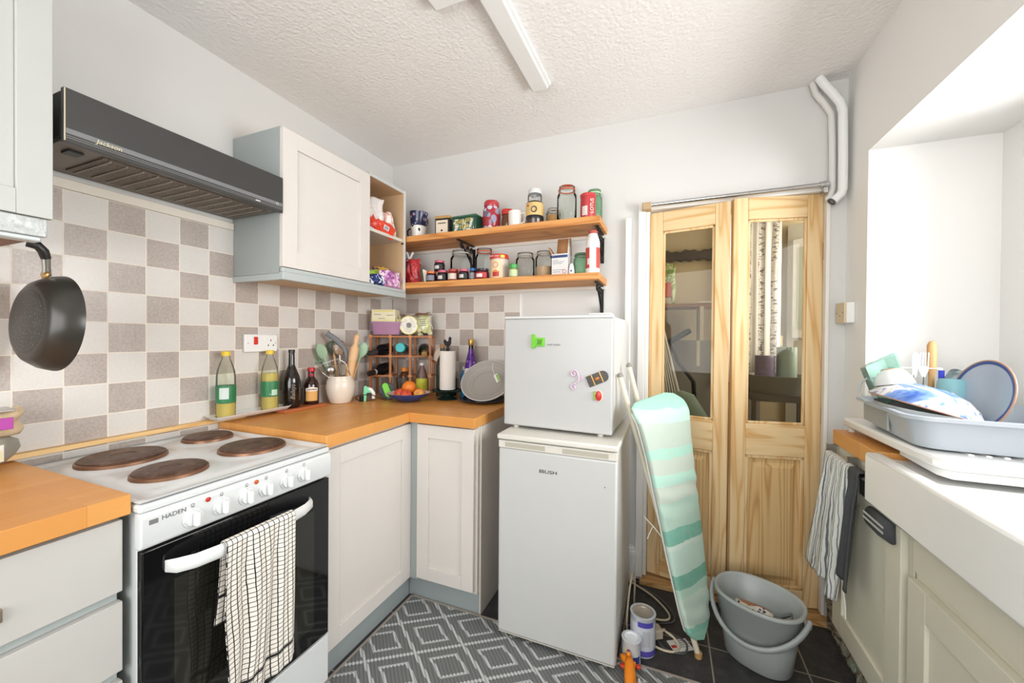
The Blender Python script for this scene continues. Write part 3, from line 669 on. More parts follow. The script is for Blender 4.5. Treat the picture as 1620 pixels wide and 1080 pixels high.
MB().box(.001, .469, .002, .043, .4615, .472).build('door_trim', mat('#D5D6D5', .3), g, bev=.002)
MB().box(.37, .46, .01, .07, .4725, .481).build('hinge_cover', APPL, g, bev=.003)
for x, y in ((.05, .03), (.42, .03), (.05, .37), (.42, .37)): MB().cyl(.012, .0135, (x, y, -.0137), 14).build('foot', OFFW, g)
MB().cyl(.006, .004, (.445, -.001, .02), 12, Matrix.Rotation(PI/2, 3, 'X')).build('screw_cap', DARKGREY, g) if False else None
text('lettering', 'ssell Hobbs', .0125, mat('#7A7A7A', .5), g, (.2285, -.0006, .3515), RX, label='small grey maker name half hidden by the green magnet')
# magnets
G1 = mat('#6FC42A', .3); 
def on_freezer(x, z, y=-.001): 
    a = math.radians(-2.6); return (1.040 + x*math.cos(a) - y*math.sin(a), -.527 + x*math.sin(a) + y*math.cos(a), z0+z)
R26 = math.radians(-2.6)
m1 = thing('fridge_magnet', 'lime green T-shirt shaped magnet, topmost on the freezer door', 'magnet', on_freezer(.163, .362), (0, 0, R26), 'magnets on the freezer door')
MB().prism([(-.032, -.027), (-.016, -.027), (-.014, -.018), (.026, -.018), (.027, .018), (-.014, .018), (-.014, .028), (-.022, .034), (-.031, .03)], -.008, 0, 'xz').build('body', G1, m1, bev=.002)
tb = MB()
for k in range(3): tb.tube([(-.004+.008*k, -.0085, -.011), (.002+.006*k, -.0085, 0), (-.002+.009*k, -.0085, .011)], .0016, 6)
tb.build('pattern', mat('#2F6B24', .4), m1)
m2 = thing('fridge_magnet', 'pale pink scrolled ornamental magnet on the freezer door', 'magnet', on_freezer(.325, .215), (0, 0, R26), 'magnets on the freezer door')
def spiral(cx, cz, r0, turns, ph, s=1): return [(cx + r0*(1-.75*i/24)*math.cos(ph+s*turns*2*PI*i/24), -.004, cz + r0*(1-.75*i/24)*math.sin(ph+s*turns*2*PI*i/24)) for i in range(25)]
PINK = mat('#D9BFD0', .4)
MB().tube([(.012, -.004, -.01), (.014, -.004, .008), (.008, -.004, .022)] + spiral(-.008, .02, .016, 1.2, .2), .0034, 8).build('upper_scroll', PINK, m2, smooth=80)
MB().tube([(.012, -.004, -.005), (-.002, -.004, -.015)] + spiral(-.008, -.034, .013, 1.2, .9), .0034, 8).build('lower_scroll', PINK, m2, smooth=80)
MB().tube([(.012, -.004, -.003), (.022, -.004, .0)] + spiral(.024, .004, .006, 1, -.8), .003, 8).build('side_scroll', PINK, m2, smooth=80)
m3 = thing('fridge_magnet', 'tilted dark arched magnet with gold bands and a small figure, right of the pink one', 'magnet', on_freezer(.415, .222), (0, -.42+.0, R26), 'magnets on the freezer door')
arc = [(-.045, -.022), (.02, -.022)] + [(.02+.022*math.sin(PI*i/10), -.022*math.cos(PI*i/10)) for i in range(1, 10)] + [(.02, .022), (-.045, .022)]
MB().prism(arc, -.006, 0, 'xz').build('plate', mat('#3A302C', .3), m3, bev=.001)
for x in (-.022, .013): MB().box(x, x+.003, -.0068, -.0062, -.0215, .0215).build('gold_band', mat('#D9A94A', .3, .6), m3)
MB().ball(.009, (-.004, -.0065, 0), (1, .3, .7)).build('figure', mat('#C9772E', .4), m3)
m4 = thing('fridge_magnet', 'small red oval magnet with a green side, lowest on the freezer door', 'magnet', on_freezer(.414, .152), (0, 0, R26), 'magnets on the freezer door')
MB().ball(.019, (.004, -.004, 0), (.75, .25, 1.1)).build('oval', mat('#C4372B', .3), m4)
MB().torus(.0165, .0025, (.004, -.003, 0), 24, 6, Matrix.Rotation(PI/2, 3, 'X'), .8, 1.2).build('rim', mat('#E8D8D0', .4), m4)
MB().box(-.018, -.009, -.006, 0, -.017, .017).build('leaf', mat('#8DB04A', .4), m4, bev=.002)

# =================================================================== RUG
o = MB().box(.592, 1.90, -2.3, -.566, .0005, .006).build('rug', m_rug()); tag(o, 'grey woven rug with a pale diamond lattice on the slate floor', 'rug')
BEIGE = mat('#9E948A', .9)
MB().box(.584, 1.90, -.566, -.556, .0003, .0072).build('binding', BEIGE, o); MB().box(.582, .592, -2.3, -.556, .0003, .0072).build('binding', BEIGE, o); MB().box(1.90, 1.91, -2.3, -.556, .0003, .0072).build('binding', BEIGE, o)

# =================================================================== RIGHT COUNTER
XC = 2.33
c = thing('base_cabinet', 'cream base cabinet under the white sink', 'cabinet', (0, 0, 0))
MB().box(XC+.002, 2.78, -1.9, -.20, .145, .70).box(XC+.002, 2.78, -.53, -.20, .70, .828).box(XC+.06, XC+.075, -1.9, -.25, 0, .145).build('carcass', CREAM, c)
shaker(c, .46, .62, CREAM, loc=(XC+.0015, -.24, .148), rz=-PI/2, st=.08)
shaker(c, .6, .46, CREAM, loc=(XC+.0015, -.735, .148), rz=-PI/2, st=.075)
MB().box(XC-.004, XC, -.728, -.708, .148, .726).build('face_post', mat('#C9C4B0', .5), c)
MB().box(XC-.008, XC, -1.4, -.735, .628, .726).build('false_front', CREAM, c, bev=.001)
o = MB().box(2.32, 2.78, -.53, -.196, .835, .89).build('worktop', WOODY, bev=.002); tag(o, 'short orange wood worktop under the drainer, left of the sink', 'worktop')
o = MB().box(2.32, 2.78, -1.9, -1.425, .835, .89).build('worktop', WOODY, bev=.002); tag(o, 'orange wood worktop beyond the near end of the white sink', 'worktop')
MB().box(2.332, 2.78, -1.9, -1.43, .701, .834).build('rear_carcass', CREAM, c)
# sink
CER = mat('#F4F4F2', .12, 0, .6)
sx0, sx1, sy0, sy1 = 2.29, 2.775, -1.42, -.536
sk = thing('sink', 'white ceramic sink with a deep plain front', 'sink', (0, 0, 0))
b = MB(); t_ = .045
b.box(sx0, sx0+t_, sy0, sy1, .733, .89).box(sx1-.08, sx1, sy0, sy1, .733, .89).box(sx0+t_, sx1-.08, sy1-.24, sy1, .733, .874).box(sx0+t_, sx1-.08, sy0, sy0+.05, .733, .89).box(sx0+t_, sx1-.08, sy0+.05, sy1-.24, .733, .76)
b.build('basin', CER, sk, bev=.009)
MB().cyl(.03, .004, (2.52, -1.1, .7605), 24).build('waste', CHROME, sk)
# ceramic drainer
lipb = MB()
dn = thing('draining_board', 'white ceramic draining board lying on the worktop edge under the dish rack', 'draining board', (0, 0, 0))
b = MB().prism([(2.352, -.205), (2.775, -.205), (2.775, -.775), (2.375, -.775), (2.352, -.745), (2.343, -.225)], .911, .941)
b.build('slab', CER, dn, bev=.008)
MB().prism([(2.372, -.545), (2.70, -.545), (2.70, -.772), (2.378, -.772), (2.362, -.74)], .8905, .9108).build('lower_lip', CER, dn, bev=.003)
gr = MB()
for i in range(9): 
    x = 2.45+i*.034
    gr.tube([(x, -.70, .942), (x, -.42, .942)], .0065, 8, flat=.35)
gr.build('ridges', CER, dn)
for y in (-.225,): MB().cyl(.012, .0205, (2.37, y, .8902), 14).build('foot', OFFW, dn)
MB().cyl(.012, .0205, (2.70, -.225, .8902), 14).build('foot', OFFW, dn)
# =================================================================== SHELVES ON THE BACK WALL
SU, SL = 1.826, 1.555
IRON = mat('#1E1C1B', .5, .4)
def scroll_bracket(p, x, z, d=.20, h=.15):
    b = MB(); b.box(x-.008, x+.008, -.006, -.0005, z-h, z); b.box(x-.008, x+.008, -d, -.001, z-.006, z)
    def sp(cy, cz, r, t, ph, s): return [(x, cy + r*(1-.8*i/18)*math.cos(ph+s*t*2*PI*i/18), cz + r*(1-.8*i/18)*math.sin(ph+s*t*2*PI*i/18)) for i in range(19)]
    b.tube([(x, -.012, z-h+.01), (x, -.045, z-h+.045), (x, -.085, z-.07), (x, -.13, z-.035)] + sp(-.155, z-.024, .018, 1.1, -.3, -1), .0055, 8)
    b.tube(sp(-.04, z-.03, .022, 1.2, 3.0, 1), .005, 8); b.tube(sp(-.085, z-.026, .018, 1.2, 3.0, 1), .005, 8)
    b.tube(sp(-.022, z-h+.018, .018, 1.2, 1.2, 1), .005, 8)
    b.build('scroll_bracket', IRON, p, smooth=80)
for nm, z, d, lab in (('wall_shelf', SU, .238, 'upper pine shelf on the back wall with mugs, tins and jars'), ('wall_shelf', SL, .25, 'lower pine shelf on the back wall with jam jars and a cardboard box')):
    s = thing(nm, lab, 'shelf', (0, 0, 0))
    MB().box(.004, 1.405, -d, -.001, z-.034, z).build('board', SHELFW, s, bev=.002)
    scroll_bracket(s, 1.382, z-.0345)
    if z == SU: scroll_bracket(s, .614, z-.0345)
MB().box(.02, 1.40, -.012, -.0005, SU-.052, SU-.0345).build('trim_11', mat('#E2DCD4', .6))['kind'] = 'structure'
MB().box(.02, 1.40, -.012, -.0005, SL-.052, SL-.0345).build('trim_12', mat('#E2DCD4', .6))['kind'] = 'structure'

JG = 'clip top jars on the shelves'
def clip_jar(label, x, y, z, r, h, gm=None, seal='#C9C4BC', cont=None, group=JG, yaw=0, nm='clip_top_jar'):
    gm = gm or CLEAR; t = thing(nm, label, 'jar', (x, y, z), yaw, group)
    MB().lathe([(0, .001), (r*.92, .001), (r, r*.12), (r, h*.74), (r*.80, h*.84), (r*.80, h*.885)], 32).build('body', gm, t, smooth=60)
    MB().lathe([(r*.82, h*.905), (r*.84, h*.92), (r*.8, h*.985), (0, h)], 32).build('lid', gm, t, smooth=60)
    MB().torus(r*.80, .0032, (0, 0, h*.895), 32, 8).build('rubber_seal', mat(seal, .5), t)
    w = MB().torus(r*.86, .0009, (0, 0, h*.86), 32, 6)
    w.tube([(r*.86, 0, h*.86), (r*1.04, 0, h*.80), (r*1.06, 0, h*.9), (r*.85, 0, h*.97), (0, 0, h*1.005)], .0009, 6)
    w.tube([(-r*.86, 0, h*.86), (-r*.98, 0, h*.91), (-r*.85, 0, h*.97), (0, 0, h*1.005)], .0009, 6)
    w.tube([(-r*.2, -r*.84, h*.86), (-r*.15, -r*.98, h*.74), (r*.15, -r*.98, h*.74), (r*.2, -r*.84, h*.86)], .0009, 6)
    w.build('wire_clip', STEEL, t)
    if cont: MB().lathe([(0, .004), (r*.90, .004), (r*.95, r*.15), (r*.95, h*cont[1]), (r*.5, h*cont[1]+.004), (0, h*cont[1]+.002)], 24).build('contents', cont[0], t)
    return t
def jam(label, x, y, z, r, h, cap, inner, lab, group='small jam jars on the lower shelf', yaw=0, deco=None):
    t = thing('jam_jar', label, 'jar', (x, y, z), yaw, group)
    MB().lathe([(0, .0005), (r*.9, .0005), (r, .005), (r, h*.68), (r*.84, h*.79), (0, h*.79)], 24).build('body', mat(inner, .08, 0, .7), t, smooth=60)
    MB().lathe([(0, h*.8), (r*.9, h*.8), (r*.92, h*.83), (r*.92, h*.97), (r*.86, h), (0, h)], 24).build('lid', mat(cap, .35), t)
    lb = MB()
    lb.grid(lambda u, v: ((r+.0006)*math.sin((u-.5)*2.2), -(r+.0006)*math.cos((u-.5)*2.2), h*(.14+.48*v)), 12, 2); lb.build('label', mat(lab, .5), t, smooth=80, fix=False)
    if deco:
        dm = MB().grid(lambda u, v: ((r+.0014)*math.sin((u-.5)*.9*(1-v*.0)), -(r+.0014)*math.cos((u-.5)*.9), h*(.2+.3*v) + (.1*h if False else 0)), 6, 2); dm.build('label_mark', mat(deco, .5), t, smooth=80, fix=False)
    return t
def mug(label, x, y, z, r, h, m_, hd=0, r2=None, group=None, hm=None, down=False, upm=None, tilt=(0, 0)):
    r2 = r2 or r; t = thing('mug', label, 'mug', (x, y, z), (tilt[0]+(PI if down else 0), tilt[1], 0), group)
    MB().lathe([(0, .002), (r2*.95, 0), (r2, .004), (r, h), (r-.004, h), (r2-.005, .008), (0, .007)], 32).build('body', m_, t, smooth=50)
    c, s_ = math.cos(hd), math.sin(hd); rr = (r+r2)/2
    MB().tube([(c*(rr-.002+dx), s_*(rr-.002+dx), zz*h) for dx, zz in ((0, .84), (.018, .86), (.028, .72), (.028, .48), (.02, .3), (0, .24))], .0045, 10).build('handle', hm or m_, t, smooth=80)
    return t
def m_spots(name, base, cols, sc=40, th=.5):
    t = NT(name); c = t.coords(); v = t.n('ShaderNodeTexVoronoi'); t.l(c, v.inputs['Vector']); v.inputs['Scale'].default_value = sc
    n = t.noise(c, sc*1.3, 2); m = t.math('LESS_THAN', t.math('ADD', v.outputs[0], t.math('MULTIPLY', n, .3)), th)
    sp = t.n('ShaderNodeSeparateColor'); t.l(v.outputs[1], sp.inputs[0])
    col = t.ramp(sp.outputs[0], [(i/max(1, len(cols)), L(q)) for i, q in enumerate(cols)] if len(cols) > 1 else [(0, L(cols[0])), (1, L(cols[0]))])
    for nd in t.t.nodes:
        if nd.bl_idname == 'ShaderNodeValToRGB': nd.color_ramp.interpolation = 'CONSTANT'
    t.set(t.mix(m, L(base), col), .2, 0, .5); return t.m
# --- upper shelf
mug('white mug with dark animal pattern and black handle, below the navy mug', .300, -.13, SU+.0005, .046, .082, m_spots('animal_print_china', '#EFEAE4', ['#2A2422'], 34, .40), PI+.25, .040, 'two stacked mugs on the upper shelf', hm=BLACK)
mug('navy floral mug stacked on top of the white animal mug', .298, -.13, SU+.085, .056, .082, m_spots('navy_floral_china', '#2B3152', ['#B08AA0', '#B9B6D4', '#7C6A83'], 40, .5), 1.4, .046, 'two stacked mugs on the upper shelf', tilt=(0, .05))
t = thing('tea_tin', 'small black tea tin with a cream label and gold lid', 'tin', (.513, -.175, SU), math.radians(4), 'tins on the upper shelf')
MB().box(-.045, .045, -.035, .045, .0005, .088).build('body', BLACK, t, bev=.003)
MB().box(-.046, .046, -.036, .046, .0885, .104).build('lid', mat('#C9A468', .35, .5), t, bev=.003)
MB().box(-.037, .037, -.0362, -.0356, .008, .078).build('label', mat('#E2D3BF', .5), t)
MB().box(-.025, .025, -.0368, -.0363, .058, .064).build('label_bar', mat('#5A5348', .5), t)
MB().cyl(.006, .0006, (0, -.0369, .02), 12, Matrix.Rotation(PI/2, 3, 'X')).build('label_emblem', BLACK, t)
t = thing('tea_tin', 'long dark green tin lettered ENGLISH TEAS in gold', 'tin', (.655, -.165, SU), math.radians(-3), 'tins on the upper shelf')
DG = mat('#1F4A38', .3)
MB().box(-.078, .078, -.04, .045, .0005, .082).build('body', DG, t, bev=.005)
MB().box(-.0785, .0785, -.0405, .0455, .0825, .094).build('lid', mat('#3D6A50', .3), t, bev=.004)
MB().box(-.066, .066, -.0412, -.0406, .008, .074).build('picture_panel', m_packet('tea_tin_garden', ['#264F3F', '#4E6F68', '#D9D6C0', '#1F4A38'], 26), t)
text('lettering', 'ENGLISH\nTEAS', .031, mat('#E3C24A', .4), t, (0, -.0417, .044), (PI/2, -.12, 0), sx=.85, label='gold lettering')
t = thing('storage_jar', 'round red tin printed with grey elephants', 'jar', (.795, -.145, SU), 0, 'tins on the upper shelf')
MB().lathe([(0, .0005), (.034, .0005), (.046, .03), (.050, .07), (.048, .115), (.040, .135), (0, .136)], 32).build('body', m_spots('elephant_print', '#A3303A', ['#9A96AE', '#C9C4D4', '#6C6680', '#B8474E'], 30, .66), t, smooth=60)
MB().lathe([(0, .1365), (.041, .1365), (.043, .142), (.042, .160), (.036, .168), (0, .169)], 32).build('lid', m_spots('red_dotted_lid', '#B4383F', ['#E9C9BE'], 90, .3), t, smooth=50)
t = thing('spice_jar', 'brown jar with a red lid between the elephant tin and the white mug', 'jar', (.882, -.125, SU), 0)
MB().lathe([(0, .0005), (.028, .0005), (.031, .01), (.029, .035), (.032, .045), (.029, .07), (.026, .09), (0, .09)], 24).build('body', mat('#6B3E20', .1, 0, .6), t, smooth=60)
MB().lathe([(0, .0905), (.032, .0905), (.033, .11), (.030, .118), (0, .119)], 24).build('lid', mat('#C8362E', .35), t)
mug('off white mug with faint pattern, handle to the right, on the upper shelf', .945, -.165, SU+.0005, .038, .088, m_spots('faint_print_china', '#EEE6DD', ['#D9C9C0'], 60, .25), -.15, .036)
t = thing('coffee_jar', 'tall jar with a gold paper label and black band, glass jar on its lid', 'jar', (1.052, -.16, SU), 0)
MB().lathe([(0, .0005), (.044, .0005), (.046, .008), (.046, .032), (.0465, .033), (.0465, .118), (.040, .126), (0, .127)], 30).build('body', mat('#4A3B30', .1, 0, .6), t, smooth=50)
MB().lathe([(.0472, .032), (.0478, .034), (.0478, .048), (.0472, .05)], 30).build('band', BLACK, t)
MB().lathe([(.0472, .0505), (.0474, .052), (.0474, .114), (.0468, .116)], 30).build('label', mat('#D9B878', .5), t)
MB().torus(.014, .003, (.012, -.0466, .078), 20, 6, Matrix.Rotation(PI/2, 3, 'X')).build('label_seal', DARKGREY, t)
MB().cyl(.005, .0012, (-.022, -.0425, .1), 12, axisM((-.4, -1, 0))).build('label_dot', mat('#B8321E', .5), t)
t = thing('glass_jar', 'small clear jar standing on the lid of the gold labelled jar', 'jar', (1.052, -.16, SU+.1275), 0)
MB().lathe([(0, .0005), (.036, .0005), (.037, .006), (.037, .034), (.033, .04)], 26).build('body', CLEAR, t, smooth=60)
MB().lathe([(0, .0405), (.035, .0405), (.036, .058), (.033, .064), (0, .066)], 26).build('lid', mat('#D6D8D6', .3), t)
MB().box(-.004, .02, -.0385, -.0375, .01, .026).build('label', mat('#8E9AA0', .4), t); MB().cyl(.004, .0005, (0, -.039, .018), 10, Matrix.Rotation(PI/2, 3, 'X')).build('label_dot', mat('#B8321E', .5), t)
t = clip_jar('low clip top jar of tan spice right of the gold labelled jar', 1.138, -.105, SU, .038, .10, cont=(mat('#B58A55', .8), .62))
clip_jar('tall empty clip top jar with an orange seal on the upper shelf', 1.222, -.150, SU, .050, .19, seal='#D9633A', cont=(mat('#9C3B2C', .7), .06))
MB().box(-.03, -.002, -.0515, -.0505, .01, .075)
t = thing('cocoa_tin', 'red tin lettered LOTUS at the right end of the upper shelf', 'tin', (1.335, -.175, SU), .12)
MB().lathe([(0, .0005), (.036, .0005), (.037, .003), (.037, .11), (0, .11)], 30).build('body', mat('#B9373A', .35), t, smooth=50)
MB().lathe([(0, .1105), (.038, .1105), (.039, .122), (.036, .126), (0, .126)], 30).build('lid', mat('#C33A38', .35), t)
MB().grid(lambda u, v: (.0376*math.sin(-.75+.75*u), -.0376*math.cos(-.75+.75*u), .016+.045*v), 8, 2).build('barcode_panel', mat('#DAD3CC', .5), t, fix=False, smooth=80)
text('lettering', 'LOTUS', .026, mat('#F0E4DC', .5), t, (.022, -.0335, .06), (PI/2, -PI/2, .55), sx=.9)
clip_jar('pale green clip top jar behind the red tin', 1.352, -.092, SU, .040, .175, GREENG, seal='#B9D6A8', yaw=.4)
# --- lower shelf
t = thing('crisp_packet', 'crumpled red foil packet closed with a white peg, left end of the lower shelf', 'packet', (.283, -.165, SL), .25)
packet('p', None, .10, .155, .06, 5, 18, .008).build('bag', m_packet('red_foil', ['#7E1A22', '#B02B30', '#C9474A', '#8F1F26', '#D8B0A8'], 16, 0, .22), t, smooth=180)
MB().prism([(-.022, 0), (-.016, 0), (0, .0), (.004, .01), (.024, .05), (.018, .053), (0, .018), (-.016, .056), (-.022, .052), (-.006, .01)], -.006, .006, 'xz').build('peg', WHITE, t, loc=(-.012, -.01, .140))
o = MB().prism([(-.012, 0), (.03, 0), (.018, .055), (-.005, .075), (-.022, .08)], -.003, .003, 'xz').build('card', mat('#E6DCCB', .6), loc=(.40, -.19, SL+.001), rot=(0, 0, .5), bev=.001); tag(o, 'cream folded card leaning on the red packet', 'card')
jam('small jam jar with an orange lid, first of the front row', .445, -.205, SL, .031, .062, '#D9723A', '#3A1715', '#7E8090')
jam('small dark jar with a pink lid, second in the front row', .521, -.205, SL, .031, .064, '#C65A72', '#1D1416', '#1B1B22', deco='#CFC9C6')
jam('red jar with a cream label, third in the front row', .590, -.205, SL, .030, .066, '#B3392F', '#8A2A22', '#DCCFC2')
jam('small dark jar with a pink lid beside the blue capped bottle, fourth in front row', .659, -.210, SL, .029, .062, '#C65A72', '#1D1416', '#1B1B22', deco='#CFC9C6')
t = jam('small dark bottle with a blue cap in the front row of jars', .709, -.200, SL, .018, .066, '#2F6FB5', '#2A2328', '#8F8E96', group=None); t['category'] = 'bottle'; t.name = 'flavouring_bottle'
jam('wide dark lidded jar with a red and white label, right end of row', .765, -.195, SL, .038, .060, '#2B2B2E', '#5A1B20', '#B9333A', deco='#E6E1DA')
jam('small dark jar with a pink lid stacked on top behind the front row', .478, -.172, SL+.0655, .031, .063, '#C65A72', '#1D1416', '#1B1B22', group='small jam jars on the lower shelf', deco='#CFC9C6')
jam('low red jar half hidden below the stacked dark jar', .476, -.142, SL, .030, .064, '#7A2A2C', '#3A1715', '#4A3A40')
clip_jar('wide clip top jar holding a few yellow pieces behind the jam jars', .583, -.105, SL, .064, .195, cont=(mat('#C99A3E', .7), .14))
clip_jar('clip top jar with an orange seal behind the red and white labelled jar', .723, -.085, SL, .052, .20, seal='#D9633A')
t = thing('drinks_tub', 'drinks tub with a red lid and a cup printed on its cream label', 'tub', (.855, -.17, SL), 0)
MB().lathe([(0, .0005), (.047, .0005), (.049, .004), (.049, .108), (0, .108)], 34).build('body', mat('#C9BBAE', .3), t, smooth=50)
MB().lathe([(0, .1085), (.0505, .1085), (.0515, .114), (.0515, .128), (.048, .133), (0, .133)], 34).build('lid', mat('#C8352E', .35), t)
MB().grid(lambda u, v: (.0496*math.sin(-.9+1.7*u), -.0496*math.cos(-.9+1.7*u), .006+.096*v), 14, 2).build('label', mat('#E9CBA8', .4), t, fix=False, smooth=80)
MB().grid(lambda u, v: (.0502*math.sin(-.35+.75*u), -.0502*math.cos(-.35+.75*u), .012+(.028-.004*math.sin(PI*u)*0)*v), 8, 2).build('printed_cup', mat('#B8332A', .4), t, fix=False, smooth=80)
MB().grid(lambda u, v: (.0504*math.sin(-.30+.62*u), -.0504*math.cos(-.30+.62*u), .036+.012*v*math.sin(PI*u)), 8, 2).build('printed_drink', mat('#D9822F', .4), t, fix=False, smooth=80)
MB().torus(.014, .0016, (.0, -.0496, .074), 20, 6, Matrix.Rotation(PI/2, 3, 'X')).build('printed_ring', mat('#C98F70', .4), t)
text('lettering', 'HOT CHOC', .011, mat('#F2E4DA', .5), t, (-.004, -.0522, .1205), RX, label='cream lettering on the red lid')
MB().grid(lambda u, v: (.0522*math.sin(.55+.45*u), -.0522*math.cos(.55+.45*u), .112+.014*v), 6, 2).build('price_sticker', mat('#D9D84A', .4), t, fix=False, smooth=80)
t = thing('spice_jar', 'small spice jar with a green cap at the front of the lower shelf', 'jar', (.952, -.205, SL), 0)
MB().lathe([(0, .0005), (.021, .0005), (.022, .004), (.022, .044), (.018, .05), (0, .05)], 22).build('body', mat('#8DA05A', .2), t, smooth=50)
MB().lathe([(.0224, .008), (.0226, .01), (.0226, .04), (.0224, .042)], 22).build('label', mat('#C5D3A4', .5), t)
MB().lathe([(0, .0505), (.021, .0505), (.022, .07), (.019, .073), (0, .073)], 22).build('lid', mat('#3FA04C', .35), t)
clip_jar('clear clip top jar with a white scoop, right of the green capped spice', .985, -.115, SL, .052, .148, cont=(mat('#E7E1D8', .8), .10))
clip_jar('clear clip top jar half full of brown sugar, left of the cardboard box', 1.095, -.125, SL, .046, .148, cont=(mat('#C3A685', .9), .42))
t = thing('cardboard_box', 'open white and brown cardboard box with its flaps up', 'box', (1.200, -.165, SL), math.radians(-3))
MB().box(-.042, .042, -.03, .045, .0005, .112).build('body', mat('#DCDAD8', .5), t, bev=.001)
fl = MB().add([(-.042,.045,.112),(.042,.045,.112),(.036,.05,.205),(-.036,.05,.205)], [(0,1,2,3)])
fl.build('rear_flap', mat('#B98A5E', .8), t, solid=.0015)
MB().add([(-.042,-.03,.112),(-.042,.045,.112),(-.068,.03,.155),(-.062,-.028,.15)], [(0,1,2,3)]).build('side_flap', mat('#C79A70', .8), t, solid=.0015)
MB().add([(.042,-.03,.112),(.042,.045,.112),(.030,.05,.205),(.034,.01,.19)], [(0,1,2,3)]).build('side_flap', mat('#D5CFC6', .8), t, solid=.0015)
MB().box(-.042, .042, -.0308, -.0302, .092, .105).build('blue_band', mat('#2F4A86', .4), t)
lt = MB()
for i, (w0, z) in enumerate([(.03, .078), (.06, .070), (.05, .062), (.06, .03), (.04, .02)]): lt.box(-.036, -.036+w0, -.0308, -.0304, z, z+.0022)
lt.build('print_lines', mat('#7A8594', .5), t)['kind'] = 'stuff'
text('lettering', 'LEMSYN', .0165, mat('#26282C', .5), t, (0, -.0312, .0985), RX)
MB().torus(.009, .0012, (.026, -.0305, .022), 18, 6, Matrix.Rotation(PI/2, 3, 'X')).build('stamp', mat('#B8505A', .5), t)
t = thing('salt_shaker', 'tiny white pot between the cardboard box and the green clip top jar', 'shaker', (1.258, -.185, SL), 0)
MB().lathe([(0, .0005), (.014, .0005), (.015, .02), (.011, .048), (.006, .06), (0, .062)], 18).build('body', WHITE, t, smooth=60)
MB().cyl(.005, .0006, (.002, -.0146, .022), 12, Matrix.Rotation(PI/2, 3, 'X')).build('blue_mark', mat('#2C4FA0', .4), t)
clip_jar('green glass clip top jar on the lower shelf', 1.300, -.135, SL, .044, .118, GREENG, seal='#3F5A44')
t = thing('cleaner_bottle', 'tall white plastic bottle with red label panels at the end of the lower shelf', 'bottle', (1.362, -.180, SL), .1)
MB().lathe([(0, .0005), (.033, .0005), (.034, .004), (.034, .155), (.031, .168), (.023, .192), (.022, .198), (0, .198)], 30).build('body', mat('#ECEAE6', .3), t, smooth=50)
MB().lathe([(0, .1985), (.0225, .1985), (.023, .203), (.022, .213), (0, .2135)], 26).build('cap', mat('#B5524A', .4), t)
for a0 in (-1.35, .55): MB().grid(lambda u, v: (.0345*math.sin(a0+.95*u), -.0345*math.cos(a0+.95*u), .028+.10*v), 8, 2).build('red_panel', mat('#C2453A', .4), t, fix=False, smooth=80)
MB().grid(lambda u, v: (.0350*math.sin(-.75+.35*u), -.0350*math.cos(-.75+.35*u), .045+.03*v), 6, 2).build('sticker', mat('#E3DCD8', .4), t, fix=False, smooth=80)

# --- open shelves of the wall cabinet
def clipon(p, loc, rz=0, c=WHITE):
    MB().prism([(-.016, .045), (-.010, .048), (0, .02), (.010, .048), (.016, .045), (.005, .005), (.004, -.03), (-.004, -.03), (-.005, .005)], -.004, .004, 'xz').build('peg', c, p, loc=loc, rot=(0, 0, rz))
t = thing('food_packet', 'tall silver and clear packet closed with a peg, upper cubby of the wall cabinet', 'packet', (.235, -.455, 1.802), 1.0, 'food packets in the cabinet cubbies')
packet('p', None, .12, .185, .05, 11, 18, .008).build('bag', m_packet('silver_packet', ['#BDB9BB', '#DAD6D4', '#E9E4DF', '#A8A4A8'], 14, 0, .25), t, smooth=180)
clipon(t, (-.03, -.01, .20))
t = thing('food_packet', 'orange packet at the left of the upper cubby', 'packet', (.245, -.525, 1.802), 1.5, 'food packets in the cabinet cubbies')
packet('p', None, .03, .15, .05, 12, 12, .004).build('bag', mat('#E0622A', .3), t, smooth=180)
t = thing('food_packet', 'bright red and white packet with a barcode lying in the upper cubby', 'packet', (.255, -.425, 1.803), (0, .35, 1.25), 'food packets in the cabinet cubbies')
packet('p', None, .17, .075, .055, 13, 16, .005).build('bag', m_packet('red_white_packet', ['#E24A2C', '#D9402A', '#DF5236', '#EFE4DC'], 6, 1, .3), t, smooth=180)
MB().box(.0, .032, -.034, -.0325, .02, .045).build('barcode', mat('#E6E2E0', .4), t)
bb = MB()
for i in range(7): bb.box(.004+.0036*i, .004+.0036*i+.0016, -.0346, -.0341, .023, .042)
bb.build('barcode_bars', BLACK, t)['kind'] = 'stuff'
t = thing('food_packet', 'white and pink printed packet leaning at the right of the upper cubby', 'packet', (.262, -.325, 1.803), (0, -.30, 1.35), 'food packets in the cabinet cubbies')
packet('p', None, .065, .135, .04, 14, 16, .005).build('bag', m_packet('white_pink_packet', ['#F0E8E2', '#D9A79A', '#EFE7E0', '#B9C6CC', '#E6A08C'], 10, 1, .3), t, smooth=180)
t = thing('food_packet', 'lime green wrapped packet at the back of the lower cubby', 'packet', (.20, -.45, 1.5125), 1.3, 'food packets in the cabinet cubbies')
packet('p', None, .15, .095, .05, 15, 16, .007).build('bag', m_packet('lime_packet', ['#8CC23A', '#B4DC52', '#9ACB40', '#E6ECC8'], 9, 0, .25), t, smooth=180)
t = thing('food_packet', 'dark blue and white crumpled packet hanging over the lower cubby edge', 'packet', (.262, -.475, 1.5125), 1.35, 'food packets in the cabinet cubbies')
packet('p', None, .15, .06, .055, 16, 16, .010).build('bag', m_packet('blue_white_packet', ['#1E2F62', '#24397A', '#E3E6EE', '#1B2850', '#9DB6DC'], 12, 1, .2), t, smooth=180)
t = thing('food_packet', 'purple and clear packet with pink wrappers at the front of the lower cubby', 'packet', (.272, -.350, 1.5125), 1.45, 'food packets in the cabinet cubbies')
